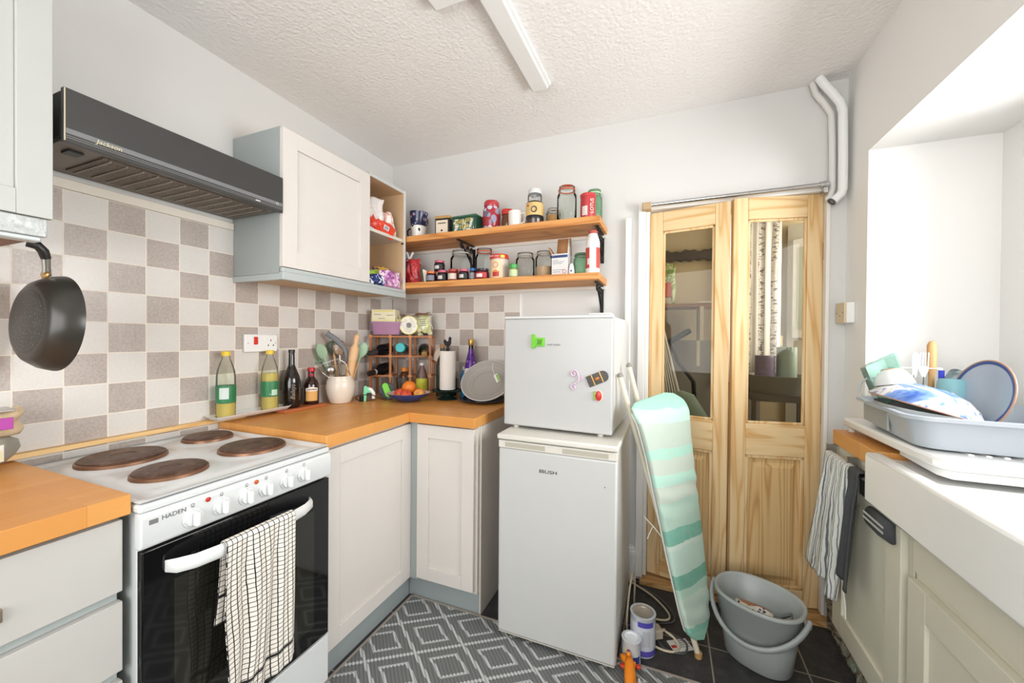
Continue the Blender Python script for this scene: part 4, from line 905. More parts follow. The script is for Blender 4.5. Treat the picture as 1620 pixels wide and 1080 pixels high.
packet('p', None, .15, .095, .055, 17, 16, .010).build('bag', m_packet('purple_packet', ['#8E4A8C', '#C98CBC', '#E4CFDC', '#A35C9C', '#D9BCCB'], 12, 1, .2), t, smooth=180)
t = thing('food_packet', 'small brown and orange wrapped packet in the lower cubby beside the lime one', 'packet', (.215, -.36, 1.5125), 1.1, 'food packets in the cabinet cubbies')
packet('p', None, .09, .12, .04, 18, 14, .008).build('bag', m_packet('brown_packet', ['#8C4A3A', '#C9A23A', '#6A3A5A', '#B5D04A'], 14, 1, .25), t, smooth=180)
t = thing('food_packet', 'white packet standing behind the lower edge of the cabinet door', 'packet', (.232, -.522, 1.5125), 1.5, 'food packets in the cabinet cubbies')
packet('p', None, .035, .20, .03, 19, 12, .003).build('bag', mat('#E9E6E2', .4), t, smooth=180)

# =================================================================== WORKTOP ITEMS
WT = .8905
t = thing('tray', 'long shallow white tray under the two oil bottles', 'tray', (.056, -.975, .906), math.radians(0))
b = MB().lathe([(0, 0), (.036, 0), (.044, .013), (.047, .013), (.038, -.0), (0, -.0)], 8) 
def rrect(w, h, r, n=6):
    p = []
    for cx, cy, a0 in ((w-r, h-r, 0), (-w+r, h-r, PI/2), (-w+r, -h+r, PI), (w-r, -h+r, 1.5*PI)):
        p += [(cx+r*math.cos(a0+PI/2*i/n), cy+r*math.sin(a0+PI/2*i/n)) for i in range(n+1)]
    return p
def loft(mb, rings, cap0=True, cap1=False):
    n = len(rings[0][0]); vs = []; fs = []
    for poly, z in rings: vs += [(x, y, z) for x, y in poly]
    for k in range(len(rings)-1):
        for i in range(n): fs.append((k*n+i, k*n+(i+1) % n, (k+1)*n+(i+1) % n, (k+1)*n+i))
    if cap0: fs.append(tuple(range(n))[::-1])
    if cap1: fs.append(tuple(range((len(rings)-1)*n, len(rings)*n)))
    return mb.add(vs, fs)
loft(MB(), [(rrect(.034, .148, .012), 0), (rrect(.046, .162, .014), .016), (rrect(.044, .160, .013), .016), (rrect(.033, .146, .011), .003)], True, True).build('dish', WHITE, t, smooth=50)
OILB = glass('oil_filled_plastic', '#F6E48C', .03, .5, '#F2DF80', 1.2)
def oil(label, y, fill):
    t = thing('oil_bottle', label, 'bottle', (.056, y, .9095), 0, 'cooking oil bottles on the tray'); R = .0335
    pr = [(0, .001), (R*.9, .001)] + [(R*(1 - .035*(i % 2)), .006+.008*i) for i in range(7)] + [(R, .062), (R, .135), (R*.99, .165), (R*.9, .19), (R*.62, .222), (.0135, .238), (.0135, .250)]
    MB().lathe(pr, 30).build('bottle', glass('clear_ribbed_plastic', '#F8FAF2', .06, .04, fres=1.22), t, smooth=60) if not oil.m else MB().lathe(pr, 30).build('bottle', oil.m, t, smooth=60)
    MB().lathe([(0, .003), (R*.86, .003), (R*.93, .012), (R*.93, fill), (0, fill)], 26).build('oil', OILB, t, smooth=50)
    MB().lathe([(R+.0004, .062), (R+.0006, .064), (R+.0006, .128), (R+.0004, .13)], 30).build('label', mat('#2E7A4C', .4), t)
    MB().lathe([(0, .2495), (.0155, .2495), (.0155, .2655), (.0145, .267), (0, .267)], 22).build('cap', mat('#E6C22E', .35), t)
    return t
oil.m = glass('clear_ribbed_plastic', '#F8FAF2', .06, .04, fres=1.22)
t = oil('oil bottle with a quarter of its oil left, left one on the tray', -1.078, .060)
a0 = -.55
MB().grid(lambda u, v: (.0346*math.sin(a0+.95*u), -.0346*math.cos(a0+.95*u), .078+.045*v), 8, 2).build('label_panel', mat('#CBD5D0', .5), t, fix=False, smooth=80, rot=(0, 0, .9))
t = oil('nearly full oil bottle with a yellow cap, right one on the tray', -.893, .165)
MB().grid(lambda u, v: (.0346*math.sin(.25+.75*u), -.0346*math.cos(.25+.75*u), .068+.025*v), 8, 2).build('label_panel', mat('#B9D6C4', .5), t, fix=False, smooth=80, rot=(0, 0, .9))
text('lettering', '1L', .011, mat('#D8E6DC', .5), t, (.030, -.0195, .074), (PI/2, 0, PI/2-.55))
o = MB().box(.03, .115, -.865, -.635, WT, .9045).build('chopping_board', m_pine('reddish_board', 1, '#B5683C', '#8F4A28'), bev=.002); tag(o, 'small reddish wooden board under the two dark bottles', 'board')
t = thing('cream_liqueur_bottle', 'tall almost black bottle beside the oil bottles', 'bottle', (.062, -.79, .905), 0)
DB = mat('#17100E', .08, 0, .7)
MB().lathe([(0, .0005), (.034, .0005), (.036, .005), (.037, .07), (.038, .12), (.034, .145), (.022, .175), (.0135, .20), (.0125, .25), (.0125, .256), (0, .256)], 32).build('body', DB, t, smooth=60)
MB().lathe([(0, .2565), (.0138, .2565), (.0138, .2715), (0, .272)], 20).build('cap', mat('#231B18', .3), t)
text('lettering', 'Baileys', .026, mat('#8E8474', .4), t, (.0335, -.0185, .075), (PI/2, -PI/2, PI/2-.55), shear=.3, label='faint embossed script lettering')
t = thing('liqueur_bottle', 'short brown liqueur bottle with a red cap and orange label', 'bottle', (.062, -.682, .905), 0)
MB().lathe([(0, .0005), (.034, .0005), (.036, .005), (.0365, .085), (.035, .10), (.027, .118), (.0165, .13), (.0145, .14), (.0145, .160), (0, .160)], 32).build('body', mat('#2A1210', .08, 0, .7), t, smooth=60)
MB().lathe([(.0149, .132), (.0152, .134), (.0152, .150), (.0149, .152)], 22).build('neck_band', mat('#8E2430', .4), t)
MB().lathe([(0, .1605), (.0175, .1605), (.018, .164), (.018, .176), (.016, .180), (0, .181)], 24).build('cap', mat('#B5232C', .35), t)
lab = MB().grid(lambda u, v: (.0371*math.sin(-.75+1.5*u), -.0371*math.cos(-.75+1.5*u), .018+.062*v), 12, 2); lab.build('label', mat('#D9A45C', .5), t, fix=False, smooth=80, rot=(0, 0, .95))
lab = MB().grid(lambda u, v: (.0377*math.sin(-.78+1.56*u), -.0377*math.cos(-.78+1.56*u), .066+(.022-.008*abs(u-.5)*2)*v), 12, 2); lab.build('label_header', mat('#EADFD2', .5), t, fix=False, smooth=80, rot=(0, 0, .95))
text('lettering', 'DRAMBUIE', .0095, mat('#4A2A20', .5), t, (.0322, -.021, .0745), (PI/2, 0, .98), sx=.95)
# socket
t = thing('cooker_socket', 'white cooker switch and socket plate with a red rocker, on the wall tiles', 'socket', (.0075, -.908, 1.208), 0)
MB().box(0, .008, -.075, .075, -.0385, .0385).build('back_box', mat('#DAD6D0', .5), t, bev=.002)
MB().box(.0082, .016, -.075, .075, -.0385, .0385).build('face_plate', WHITE, t, bev=.003)
MB().box(.0162, .020, -.036, -.018, -.006, .028).build('red_rocker', mat('#D23A22', .3), t, bev=.002)
for n_, y, z in (('socket_hole', .043, .012), ('socket_hole', .031, -.010), ('socket_hole', .055, -.010)): MB().box(.0161, .0165, y-.002, y+.002, z-.004, z+.004).build(n_, BLACK, t)
for y in (-.060, .065): MB().cyl(.0025, .0006, (.0161, y, 0), 10, RYm).build('screw', STEEL, t)
MB().box(.0161, .0185, .010, .022, .008, .026).build('white_rocker', WGLOSS, t, bev=.001)
# utensil pot
px, py = .098, -.530
t = thing('utensil_pot', 'cream stoneware pot holding cooking utensils', 'pot', (px, py, WT), 0)
MB().lathe([(0, .0005), (.048, .0005), (.052, .004), (.068, .05), (.073, .085), (.068, .115), (.060, .132), (.062, .137), (.060, .142), (.054, .142), (.054, .132), (.062, .11), (.066, .08), (.046, .012), (0, .01)], 40).build('body', mat('#E3D8CA', .25, 0, .5), t, smooth=60)
SAGE = mat('#8FA88A', .45); BEECH = mat('#D9AE7E', .55); UG = 'utensils in the cream pot'
def stick(name, label, s0, d0, s1, d1, z0, z1, r, m_, cat='utensil', r2=None):
    """s = sideways and d = towards the room, both from the pot's centre"""
    R_, D_ = Vector((.69, .72, 0)), Vector((.72, -.69, 0))
    b = Vector((px, py, WT+z0)) + R_*s0 + D_*d0; e = Vector((px, py, WT+z1)) + R_*s1 + D_*d1; d = (e-b)
    zz = d.normalized(); xx = (D_ - zz*D_.dot(zz)).normalized(); yy = zz.cross(xx)
    t = thing(name, label, cat, b, Matrix((xx, yy, zz)).transposed().to_euler(), UG)
    MB().tube([(0, 0, 0), (0, 0, d.length)], [r, r2 or r], 10).build('handle', m_, t, smooth=60); return t, d.length
t, Ln = stick('spoon', 'sage green silicone spoon leaning left in the cream pot', .0, .02, -.078, .03, .016, .24, .006, BEECH)
MB().ball(.030, (0, 0, Ln+.035), (.25, .85, 1.45), 18, 12).tube([(0, 0, Ln-.05), (0, 0, Ln+.01)], .007, 8).build('bowl', SAGE, t)
t, Ln = stick('spatula', 'dark green slotted turner leaning furthest left in the cream pot', .01, -.01, -.095, -.01, .016, .215, .006, mat('#5E7462', .5))
sp = MB()
for k in range(5): sp.box(-.002, .002, -.03+.0128*k, -.03+.0128*k+.008, Ln+.012, Ln+.068)
sp.box(-.002, .002, -.03, .03, Ln, Ln+.012).box(-.002, .002, -.03, .03, Ln+.068, Ln+.078); sp.build('blade', mat('#6F8A6C', .5), t)
t, Ln = stick('spoon', 'dark green spoon behind the strainer in the pot', .0, -.03, -.035, -.035, .016, .27, .006, BEECH)
MB().ball(.030, (0, 0, Ln+.02), (.25, .95, 1.3), 18, 12).build('bowl', mat('#50604C', .5), t)
t, Ln = stick('strainer_spoon', 'brown wire mesh strainer spoon in the middle of the pot', .0, .0, -.005, -.012, .016, .275, .004, STEEL)
MB().ball(.036, (0, 0, Ln+.015), (.3, .95, 1.15), 18, 12).build('bowl', m_spots('wire_mesh', '#8C7460', ['#D8CDBF', '#5A4636'], 160, .4), t)
t, Ln = stick('masher', 'steel wire masher sloping out of the front of the pot', .02, .01, -.012, .05, .03, .235, .0055, STEEL)
MB().tube([(0, .0, Ln), (.0, -.055, Ln-.01), (0, -.095, Ln-.02), (0, -.085, Ln-.06), (0, -.045, Ln-.105), (0, -.01, Ln-.125)], .0026, 8).tube([(0, 0, Ln), (0, .03, Ln-.03), (0, .045, Ln-.10)], .0026, 8).build('wire_head', CHROME, t, smooth=80)
t, Ln = stick('ladle', 'steel ladle bowl showing low at the left of the pot rim', .0, .02, -.045, .04, .03, .165, .004, STEEL)
MB().ball(.026, (0, 0, Ln+.01), (.55, .9, .9), 18, 12).build('bowl', STEEL, t)
t, Ln = stick('spatula', 'grey silicone spatula bending over the top of the utensils', .03, -.005, .028, .0, .016, .205, .007, BEECH)
MB().tube([(0, 0, Ln), (0, -.0, Ln+.05), (0, -.012, Ln+.085), (0, -.045, Ln+.125), (0, -.095, Ln+.165)], [.008, .009, .010, .015, .013], 10, flat=.4).build('blade', mat('#6E7276', .5), t, smooth=80)
t, Ln = stick('rolling_pin', 'pale wooden rolling pin standing in the pot', .025, .01, .058, .012, .03, .225, .019, BEECH, 'rolling pin', .022)
MB().lathe([(.0, 0), (.023, 0), (.022, .065), (.013, .08), (.011, .09), (.015, .112), (.014, .13), (.006, .14), (0, .141)], 24, (0, 0, Ln)).build('barrel', mat('#DDB487', .55), t, smooth=60)
t, Ln = stick('pasta_spoon', 'sage green toothed pasta spoon leaning right in the pot', .03, -.02, .095, -.03, .016, .235, .0065, BEECH)
MB().ball(.030, (0, 0, Ln+.045), (.28, .95, 1.45), 18, 12).tube([(0, 0, Ln-.03), (0, 0, Ln+.03)], .007, 8).build('bowl', mat('#9DBFA2', .45), t)
for k in range(5):
    MB().tube([(.004, .008, Ln+.022+.011*k), (.012, .026+.003*math.sin(k), Ln+.028+.012*k)], [.0035, .0024], 6).build('tooth', mat('#B4D2B6', .45), t)
# wine rack
ra = math.atan2(.14, .325); 
rk = thing('wine_rack', 'small wooden wine rack of nine holes in the worktop corner', 'wine rack', (.066, -.272, WT), ra)
P_ = .1175; RW = mat('#B4703F', .5)
for i in range(4):
    for dy in (0, .13):
        MB().box(P_*i-.0068, P_*i+.0068, dy-.006, dy+.006, .0005, P_*3).build('post', RW, rk, bev=.0015)
for j in range(1, 4):
    for i in range(3):
        if j == 1 and i > 0: continue
        for dy in (0, .13): MB().box(P_*i+.0069, P_*(i+1)-.0069, dy-.0045, dy+.0045, P_*j-.005, P_*j+.005).build('rail', RW, rk, bev=.0015)
for j in range(1, 4):
    for i in range(4):
        MB().box(-.011, .011, -.009, -.0062, -.011, .011).build('joint_block', mat('#C07E4C', .5), rk, bev=.002, loc=(P_*i, 0, P_*j), rot=(0, PI/4, 0))
        MB().box(P_*i-.004, P_*i+.004, .0065, .1235, P_*j-.004, P_*j+.004).build('side_rail', RW, rk)
RM = Matrix.Translation((.066, -.272, WT)) @ Matrix.Rotation(ra, 4, 'Z')
def rackpt(x, y, z): return tuple(RM @ Vector((x, y, z)))
def wine(label, col, row, m_, capm, d=(0, -1, 0), R=.036, y0=.125, ln=.17, nl=.075, band=None, off=(0, 0)):
    t = thing('wine_bottle', label, 'bottle', rackpt(P_*(col+.5)+off[0], y0, P_*row + .0055 + R + off[1]), (axisM(Matrix.Rotation(ra, 3, 'Z') @ Vector(d))).to_euler(), 'bottles lying in the wine rack')
    MB().lathe([(0, 0), (R, .002), (R, ln*.72), (R*.85, ln*.82), (.015, ln), (.0135, ln+nl*.6), (0, ln+nl*.6)], 28).build('body', m_, t, smooth=60)
    MB().lathe([(0, ln+nl*.6+.0005), (.0155, ln+nl*.6), (.0155, ln+nl*.1), (.0162, ln+nl*.1), (.0162, ln+nl), (0, ln+nl+.001)], 22).build('capsule', capm, t)
    if band: MB().lathe([(.0167, ln+nl*.2), (.0169, ln+nl*.22), (.0169, ln+nl*.38), (.0167, ln+nl*.4)], 22).build('neck_band', band, t)
    return t
NB = mat('#14161A', .1, 0, .6); GB = mat('#12201A', .1, 0, .6)
wine('dark wine bottle with a clear-looking neck in the top left hole of the rack', 0, 2, NB, mat('#4A4A4C', .25), (-.28, -1, -.12), ln=.13, nl=.07, off=(.011, 0))
wine('dark wine bottle with a white neck band in the middle left hole of the rack', 0, 1, NB, mat('#2A2322', .3), (-.28, -1, -.12), ln=.13, nl=.07, off=(.011, 0), band=mat('#D9D4CC', .5))
wine('sparkling wine bottle with a gold foil neck in the top right hole of the rack', 2, 2, GB, mat('#A3814A', .35, .6), (.20, -1, -.14), ln=.12, nl=.07, band=mat('#D9C07A', .3, .7))
t = thing('drinks_bottle', 'dark green bottle with a big turquoise cap in the top middle hole of the rack', 'bottle', rackpt(P_*1.5, .128, P_*2+.035), (axisM(Matrix.Rotation(ra, 3, 'Z') @ Vector((.02, -1, .12)))).to_euler(), 'bottles lying in the wine rack')
MB().lathe([(0, 0), (.030, .002), (.030, .10), (.026, .115), (.024, .12), (0, .12)], 26).build('body', mat('#0F4A3E', .1, 0, .6), t, smooth=60)
MB().lathe([(0, .1205), (.0275, .1205), (.029, .124), (.029, .145), (.026, .150), (0, .151)], 28).build('cap', mat('#25B5BC', .4), t, label='turquoise cap')
t = thing('sauce_bottle', 'small brown tinted bottle with an orange cap behind the clear tumbler in the rack', 'bottle', rackpt(P_*1.5+.003, .085, 0), ra)
MB().lathe([(0, .0005), (.028, .0005), (.03, .01), (.03, .11), (.022, .13), (.016, .138), (0, .138)], 26).build('body', glass('brown_tint_glass', '#B98C68', .03, .25, '#9C6A48'), t, smooth=60)
MB().lathe([(0, .1385), (.021, .1385), (.021, .158), (.019, .162), (0, .162)], 24).build('cap', mat('#E88A2A', .35), t)
t = thing('tumbler', 'clear drinking glass in the lower middle of the wine rack', 'glass', rackpt(P_*1.5+.005, .035, 0), 0)
MB().lathe([(0, .001), (.028, .001), (.030, .006), (.040, .105), (.038, .105), (.028, .016), (0, .013)], 30).build('body', glass('tumbler_glass', '#E8EEEC', .02, .04), t, smooth=60)
t = thing('drinks_bottle', 'small plastic bottle with a white cap and yellow label at the right of the rack', 'bottle', rackpt(P_*2.5, .055, 0), ra)
MB().lathe([(0, .0005), (.032, .0005), (.035, .006), (.034, .04), (.035, .09), (.035, .105), (.026, .14), (.014, .165), (.0125, .178)], 28).build('body', glass('pink_tinted_plastic', '#E6D2CC', .05, .12, '#D9C0B8'), t, smooth=60)
MB().lathe([(.0356, .012), (.0358, .014), (.0358, .098), (.0356, .1)], 28).build('label', m_packet('yellow_lime_label', ['#C9D03A', '#E6DE5C', '#A9B83A'], 20), t)
MB().lathe([(0, .1785), (.0155, .1785), (.0155, .193), (0, .194)], 22).build('cap', WHITE, t)
# on top of rack
zt = WT+P_*3+.0115
t = thing('storage_tub', 'pink purple translucent tub of wipes on the left of the wine rack', 'tub', rackpt(.085, .065, P_*3+.0115), ra)
loft(MB(), [(rrect(.078, .05, .012), 0), (rrect(.088, .058, .014), .072), (rrect(.093, .063, .014), .072), (rrect(.093, .063, .014), .078)], True, False).build('body', glass('pink_purple_plastic', '#DDBBD2', .15, .55, '#D9A8CC'), t, smooth=50)
MB().box(-.02, .03, -.03, .02, .002, .05).build('packet_inside', mat('#D9A3C0', .5), t, loc=(.03, 0, 0)); MB().box(-.03, .02, -.03, .02, .002, .06).build('packet_inside', mat('#C87FA6', .5), t, loc=(-.035, 0, 0))
t = thing('card_box', 'yellow and white printed box on top of the pink purple tub', 'box', rackpt(.07, .062, P_*3+.0115+.0785), ra)
MB().box(-.07, .07, -.05, .05, 0, .072).build('body', mat('#EDE6C4', .5), t, bev=.001)
pr = MB()
for z0_, h_, x0_, x1_ in ((.060, .006, -.06, .06), (.006, .004, -.06, .06)): pr.box(x0_, x1_, -.0506, -.0502, z0_, z0_+h_)
pr.build('yellow_stripe', mat('#E8DC62', .5), t)
for x0_, z0_ in ((-.055, .040), (-.03, .016), (.02, .036)): MB().box(x0_, x0_+.04, -.0506, -.0502, z0_, z0_+.004).build('print', mat('#8E8C96', .5), t)
t = thing('card_box', 'flat pale yellow box lying under the printed box', 'box', rackpt(.150, .075, P_*3+.0115+.0785), ra)
MB().box(-.009, .009, -.03, .045, 0, .016).build('body', mat('#E9E08A', .5), t, bev=.001)
t = thing('tape_roll', 'white kitchen tape roll wrapped in clear film on the wine rack', 'roll', rackpt(.220, .04, P_*3+.0115+.058), (0, 0, ra))
MB().lathe([(.016, -.02), (.054, -.02), (.056, -.015), (.056, .015), (.054, .02), (.016, .02), (.016, -.02)], 36, M=Matrix.Rotation(PI/2, 3, 'X')).build('roll', mat('#EDE8DA', .4), t)
MB().torus(.0545, .003, (0, -.019, 0), 36, 8, Matrix.Rotation(PI/2, 3, 'X')).build('yellow_edge', mat('#E3DC7A', .4), t)
MB().lathe([(0, -.021), (.0155, -.021), (.0155, .021), (0, .021)], 20, M=Matrix.Rotation(PI/2, 3, 'X')).build('core', mat('#7C7680', .5), t)
packet('p', None, .13, .115, .05, 31, 16, .006).build('film', glass('crinkled_film', '#F6F7F3', .12, .06), t, loc=(0, .0, -.056), smooth=180)
t = thing('food_packet', 'pale yellow bag in clear film at the right end of the wine rack', 'packet', rackpt(.312, .045, P_*3+.0115), (0, -.10, ra))
packet('p', None, .09, .115, .06, 33, 14, .005).build('bag', m_packet('yellow_pale_bag', ['#ECE9A8', '#F2EFCE', '#E3E08C', '#EDEBD4'], 12, 0, .3), t, smooth=180)
wl = MB()
for i in range(4): wl.box(-.022, .018, -.0325, -.0317, .055+.012*i, .059+.012*i)
wl.build('print', mat('#6C6F6A', .5), t)['kind'] = 'stuff'
packet('p', None, .10, .135, .07, 34, 12, .006).build('film', PLASTIC, t, smooth=180)
# gadgets on the worktop by the pot
t = thing('pull_chopper', 'round grey chopper lid with a lime green pull handle, leaning on the wine rack', 'gadget', (.232, -.325, WT+.047), (0, 0, 0))
Mx = axisM((.55, -.80, .30))
MB().lathe([(0, -.018), (.040, -.018), (.046, -.01), (.046, .0), (.042, .003), (0, .003)], 32, M=Mx).build('lid', glass('smoked_plastic', '#8C9296', .1, .5, '#6E7478'), t)
hm = axisM((.55, -.80, .30)).to_4x4() @ Matrix.Rotation(1.95, 4, 'Z')
b = MB().prism([(x, y) for x, y in rrect(.042, .017, .0165)], .0035, .013); b.xf(hm); b.build('pull_handle', mat('#7CD43A', .3), t, bev=.002)
b = MB().prism([(x, y) for x, y in rrect(.012, .018, .006)], .004, .0135); b.xf(hm @ Matrix.Translation((-.052, 0, 0))); b.build('handle_base', DARKGREY, t, bev=.002)
t = thing('food_clip', 'mint green and white scraper standing beside the cream pot', 'gadget', (.195, -.430, WT), .75)
MB().prism([(-.028, .0), (-.012, .0), (-.008, .045), (.012, .045), (.016, .06), (-.014, .085), (-.024, .08)], -.012, .004, 'xz').build('green_side', mat('#7FD6A6', .35), t, bev=.002)
MB().tube([(-.005, 0, .068), (.014, 0, .06), (.026, 0, .04), (.026, 0, .012)], [.012, .014, .013, .012], 12, flat=.8).build('white_handle', WHITE, t, smooth=80)
MB().box(-.006, .012, -.01, .002, .001, .04).build('dark_block', mat('#4A3328', .5), t, bev=.002)
def loop(cx, cy, r, n=18, z=.0035, e=1.0, ph=0): return [(cx+r*math.cos(ph+2*PI*i/n), cy+r*e*math.sin(ph+2*PI*i/n), z + (.004 if i % 2 else 0)) for i in range(n)]
o = MB().tube([(.17, -.47, WT+.003), (.165, -.492, WT+.02), (.175, -.50, WT+.034), (.195, -.475, WT+.04), (.225, -.43, WT+.034), (.245, -.40, WT+.012), (.265, -.385, WT+.003), (.29, -.355, WT+.006), (.30, -.33, WT+.03)], .0022, 8).build('cable', BLACK, smooth=80)
tag(o, 'thin black cable looped on the worktop in front of the mint scraper', 'cable')
MB().box(-.008, .008, -.01, .01, 0, .03).build('plug', BLACK, o, loc=(.178, -.462, WT+.0005), bev=.002)
# fruit bowl
t = thing('fruit_bowl', 'wide shallow bowl, blue outside, holding fruit', 'bowl', (.392, -.338, WT), 0)
MB().lathe([(0, .0005), (.050, .0005), (.070, .008), (.098, .026), (.116, .044), (.1165, .0455)], 44).build('outer_wall', mat('#27407E', .2, 0, .6), t, smooth=70)
MB().lathe([(.1165, .046), (.115, .046), (.096, .029), (.068, .012), (0, .006)], 44).build('inner_wall', mat('#E6D9CC', .25), t, smooth=70)
def m_fruit(n, a, b_, c_):
    t = NT(n); c = t.coords(); q = t.noise(c, 9, 4, .6, .4); t.set(t.ramp(q, [(.35, L(a)), (.5, L(b_)), (.65, L(c_))]), .35, 0, .4); return t.m
APP = m_fruit('apple_skin', '#B8322A', '#D8593A', '#E8A868'); ORG = mat('#E8822A', .45)
def apple(label, x, y, z, r, m_, rot=(0, 0, 0), nm='apple'):
    t = thing(nm, label, 'fruit', (x, y, z), rot, 'fruit in the blue bowl')
    MB().lathe([(0, -r*.80), (r*.35, -r*.88), (r*.75, -r*.6), (r, 0), (r*.88, r*.55), (r*.5, r*.86), (r*.2, r*.82), (0, r*.68)], 26).build('flesh', m_, t, smooth=180)
    MB().tube([(0, 0, r*.68), (.002, 0, r*.98)], .0014, 6).build('stem', mat('#5A3B22', .7), t)
apple('red apple at the left of the bowl', .345, -.352, WT+.037, .033, APP, (.3, -.4, 0))
apple('red and yellow apple at the front of the bowl', .412, -.392, WT+.038, .032, APP, (.6, .2, 1))
apple('yellow streaked apple at the right of the bowl, stem hollow towards the room', .452, -.325, WT+.038, .033, m_fruit('apple_skin_yellow', '#C9452E', '#E0A24E', '#E8B868'), (1.1, .2, 0))
t = thing('orange', 'orange on top of the apples in the bowl', 'fruit', (.392, -.335, WT+.075), 0, 'fruit in the blue bowl')
MB().ball(.038, sc=(1, 1, .93), seg=28, rings=18).build('peel', ORG, t); MB().cyl(.003, .001, (0, 0, .0345), 8).build('stem_scar', mat('#6A7A3A', .7), t)
apple('red apple lying behind the orange in the bowl', .375, -.275, WT+.036, .030, APP, (.2, .3, 0))
# roll on glass stand
t = thing('cake_stand', 'dark green glass cake stand carrying the kitchen roll', 'cake stand', (.553, -.198, WT), 0)
MB().lathe([(0, .0005), (.055, .0005), (.056, .004), (.040, .012), (.022, .022), (.018, .034), (.03, .042), (.082, .046), (.092, .052), (.090, .054), (.03, .049), (0, .049)], 40).build('body', glass('dark_green_glass', '#3E5A50', .03, .45, '#2C443C'), t, smooth=60)
t = thing('kitchen_roll', 'white kitchen roll on a black holder topped by a cockerel', 'kitchen roll', (.553, -.198, WT+.0545), 0)
MB().lathe([(.016, .002), (.044, .002), (.045, .006), (.045, .214), (.044, .218), (.016, .218), (.016, .002)], 36).build('paper', mat('#EFE9E4', .8), t)
MB().cyl(.006, .228, (0, 0, .0), 10).build('holder_rod', BLACK, t)
rs = MB().prism([(-.026, .050), (-.024, .062), (-.016, .060), (-.010, .052), (.0, .050), (.006, .056), (.007, .070), (.012, .078), (.018, .074), (.022, .066), (.019, .058), (.020, .044), (.014, .030), (.006, .024), (.005, .014), (.014, .004), (.012, .0), (-.012, .0), (-.012, .004), (-.004, .014), (-.005, .024), (-.014, .028), (-.022, .038)], -.006, .006, 'xz')
rs.build('cockerel', BLACK, t, bev=.0025, loc=(0, 0, .222))
# bottles by the back wall
t = thing('water_bottle', 'clear glass bottle with a cork stopper and green base left of the kitchen roll', 'bottle', (.455, -.098, WT), 0)
MB().lathe([(0, .0005), (.036, .0005), (.038, .006), (.038, .18), (.030, .215), (.015, .25), (.0145, .285)], 28).build('body', glass('pale_grey_glass', '#B9C4BE', .03, .15, '#8E9A92'), t, smooth=60)
MB().lathe([(0, .0055), (.0365, .0055), (.0365, .13), (0, .13)], 24).build('green_contents', mat('#1B4A2C', .15), t)
MB().lathe([(0, .278), (.0165, .286), (.0175, .305), (.015, .31), (0, .31)], 20).build('cork', mat('#A98058', .7), t)
t = thing('oven_glove', 'folded white and tan cloth behind the right side of the wine rack', 'cloth', (.405, -.075, WT+.22), (0, .35, .3))
MB().ball(.045, (0, 0, .02), (.7, .35, 1.15), 18, 12).build('fabric', mat('#DDCDBB', .85), t); MB().torus(.03, .006, (0, -.002, -.025), 20, 8, axisM((.2, .3, 1)), 1, .45).build('tan_edge', mat('#A9643C', .8), t)
t['kind'] = 'x'; del t['kind']
t = thing('green_bottle', 'squat dark green bottle on the worktop behind the fruit bowl', 'bottle', (.498, -.060, WT), 0)
MB().lathe([(0, .0005), (.028, .0005), (.030, .006), (.030, .10), (.02, .125), (.012, .135), (0, .136)], 24).build('body', mat('#123A22', .1, 0, .6), t, smooth=60); MB().cyl(.013, .014, (0, 0, .1365), 16).build('cap', mat('#1B2A20', .4), t)
t = thing('cordial_bottle', 'dark cordial bottle with a gold cap and purple sleeve, white label lettered Ribena', 'bottle', (.640, -.082, WT), 0)
MB().lathe([(0, .0005), (.036, .0005), (.038, .006), (.038, .155), (.034, .185), (.024, .235), (.015, .27), (.0135, .30), (.0135, .306), (0, .306)], 30).build('body', mat('#221020', .1, 0, .6), t, smooth=60)
MB().lathe([(.0385, .165), (.0345, .187), (.0245, .237), (.0155, .272), (.0158, .283)], 30).build('sleeve', m_spots('purple_foil_sleeve', '#5A2A86', ['#2A1238', '#A98CC8', '#3A1A58'], 48, .45), t, smooth=60)
MB().lathe([(0, .3065), (.0165, .3065), (.018, .312), (.018, .336), (.016, .341), (0, .342)], 24).build('cap', mat('#C29A52', .3, .7), t)
MB().grid(lambda u, v: (.0388*math.sin(-1.15+2.0*u), -.0388*math.cos(-1.15+2.0*u), .105+(.05+.018*math.sin(PI*u))*v), 14, 3).build('label', mat('#E9DDE0', .4), t, fix=False, smooth=80)
text('lettering', 'Ribena', .032, mat('#B3202C', .4), t, (.004, -.0394, .132), RX, sx=.75, label='red lettering on the white label')
t = thing('soap_bottle', 'bright blue bottle half hidden behind the kitchen roll', 'bottle', (.585, -.062, WT), 0)
MB().lathe([(0, .0005), (.024, .0005), (.026, .006), (.026, .11), (.018, .14), (.01, .155), (0, .156)], 22, sy=.7).build('body', mat('#2F86BE', .25), t, smooth=60)
MB().cyl(.011, .02, (0, 0, .1565), 16).build('cap', mat('#CFE0E6', .4), t)
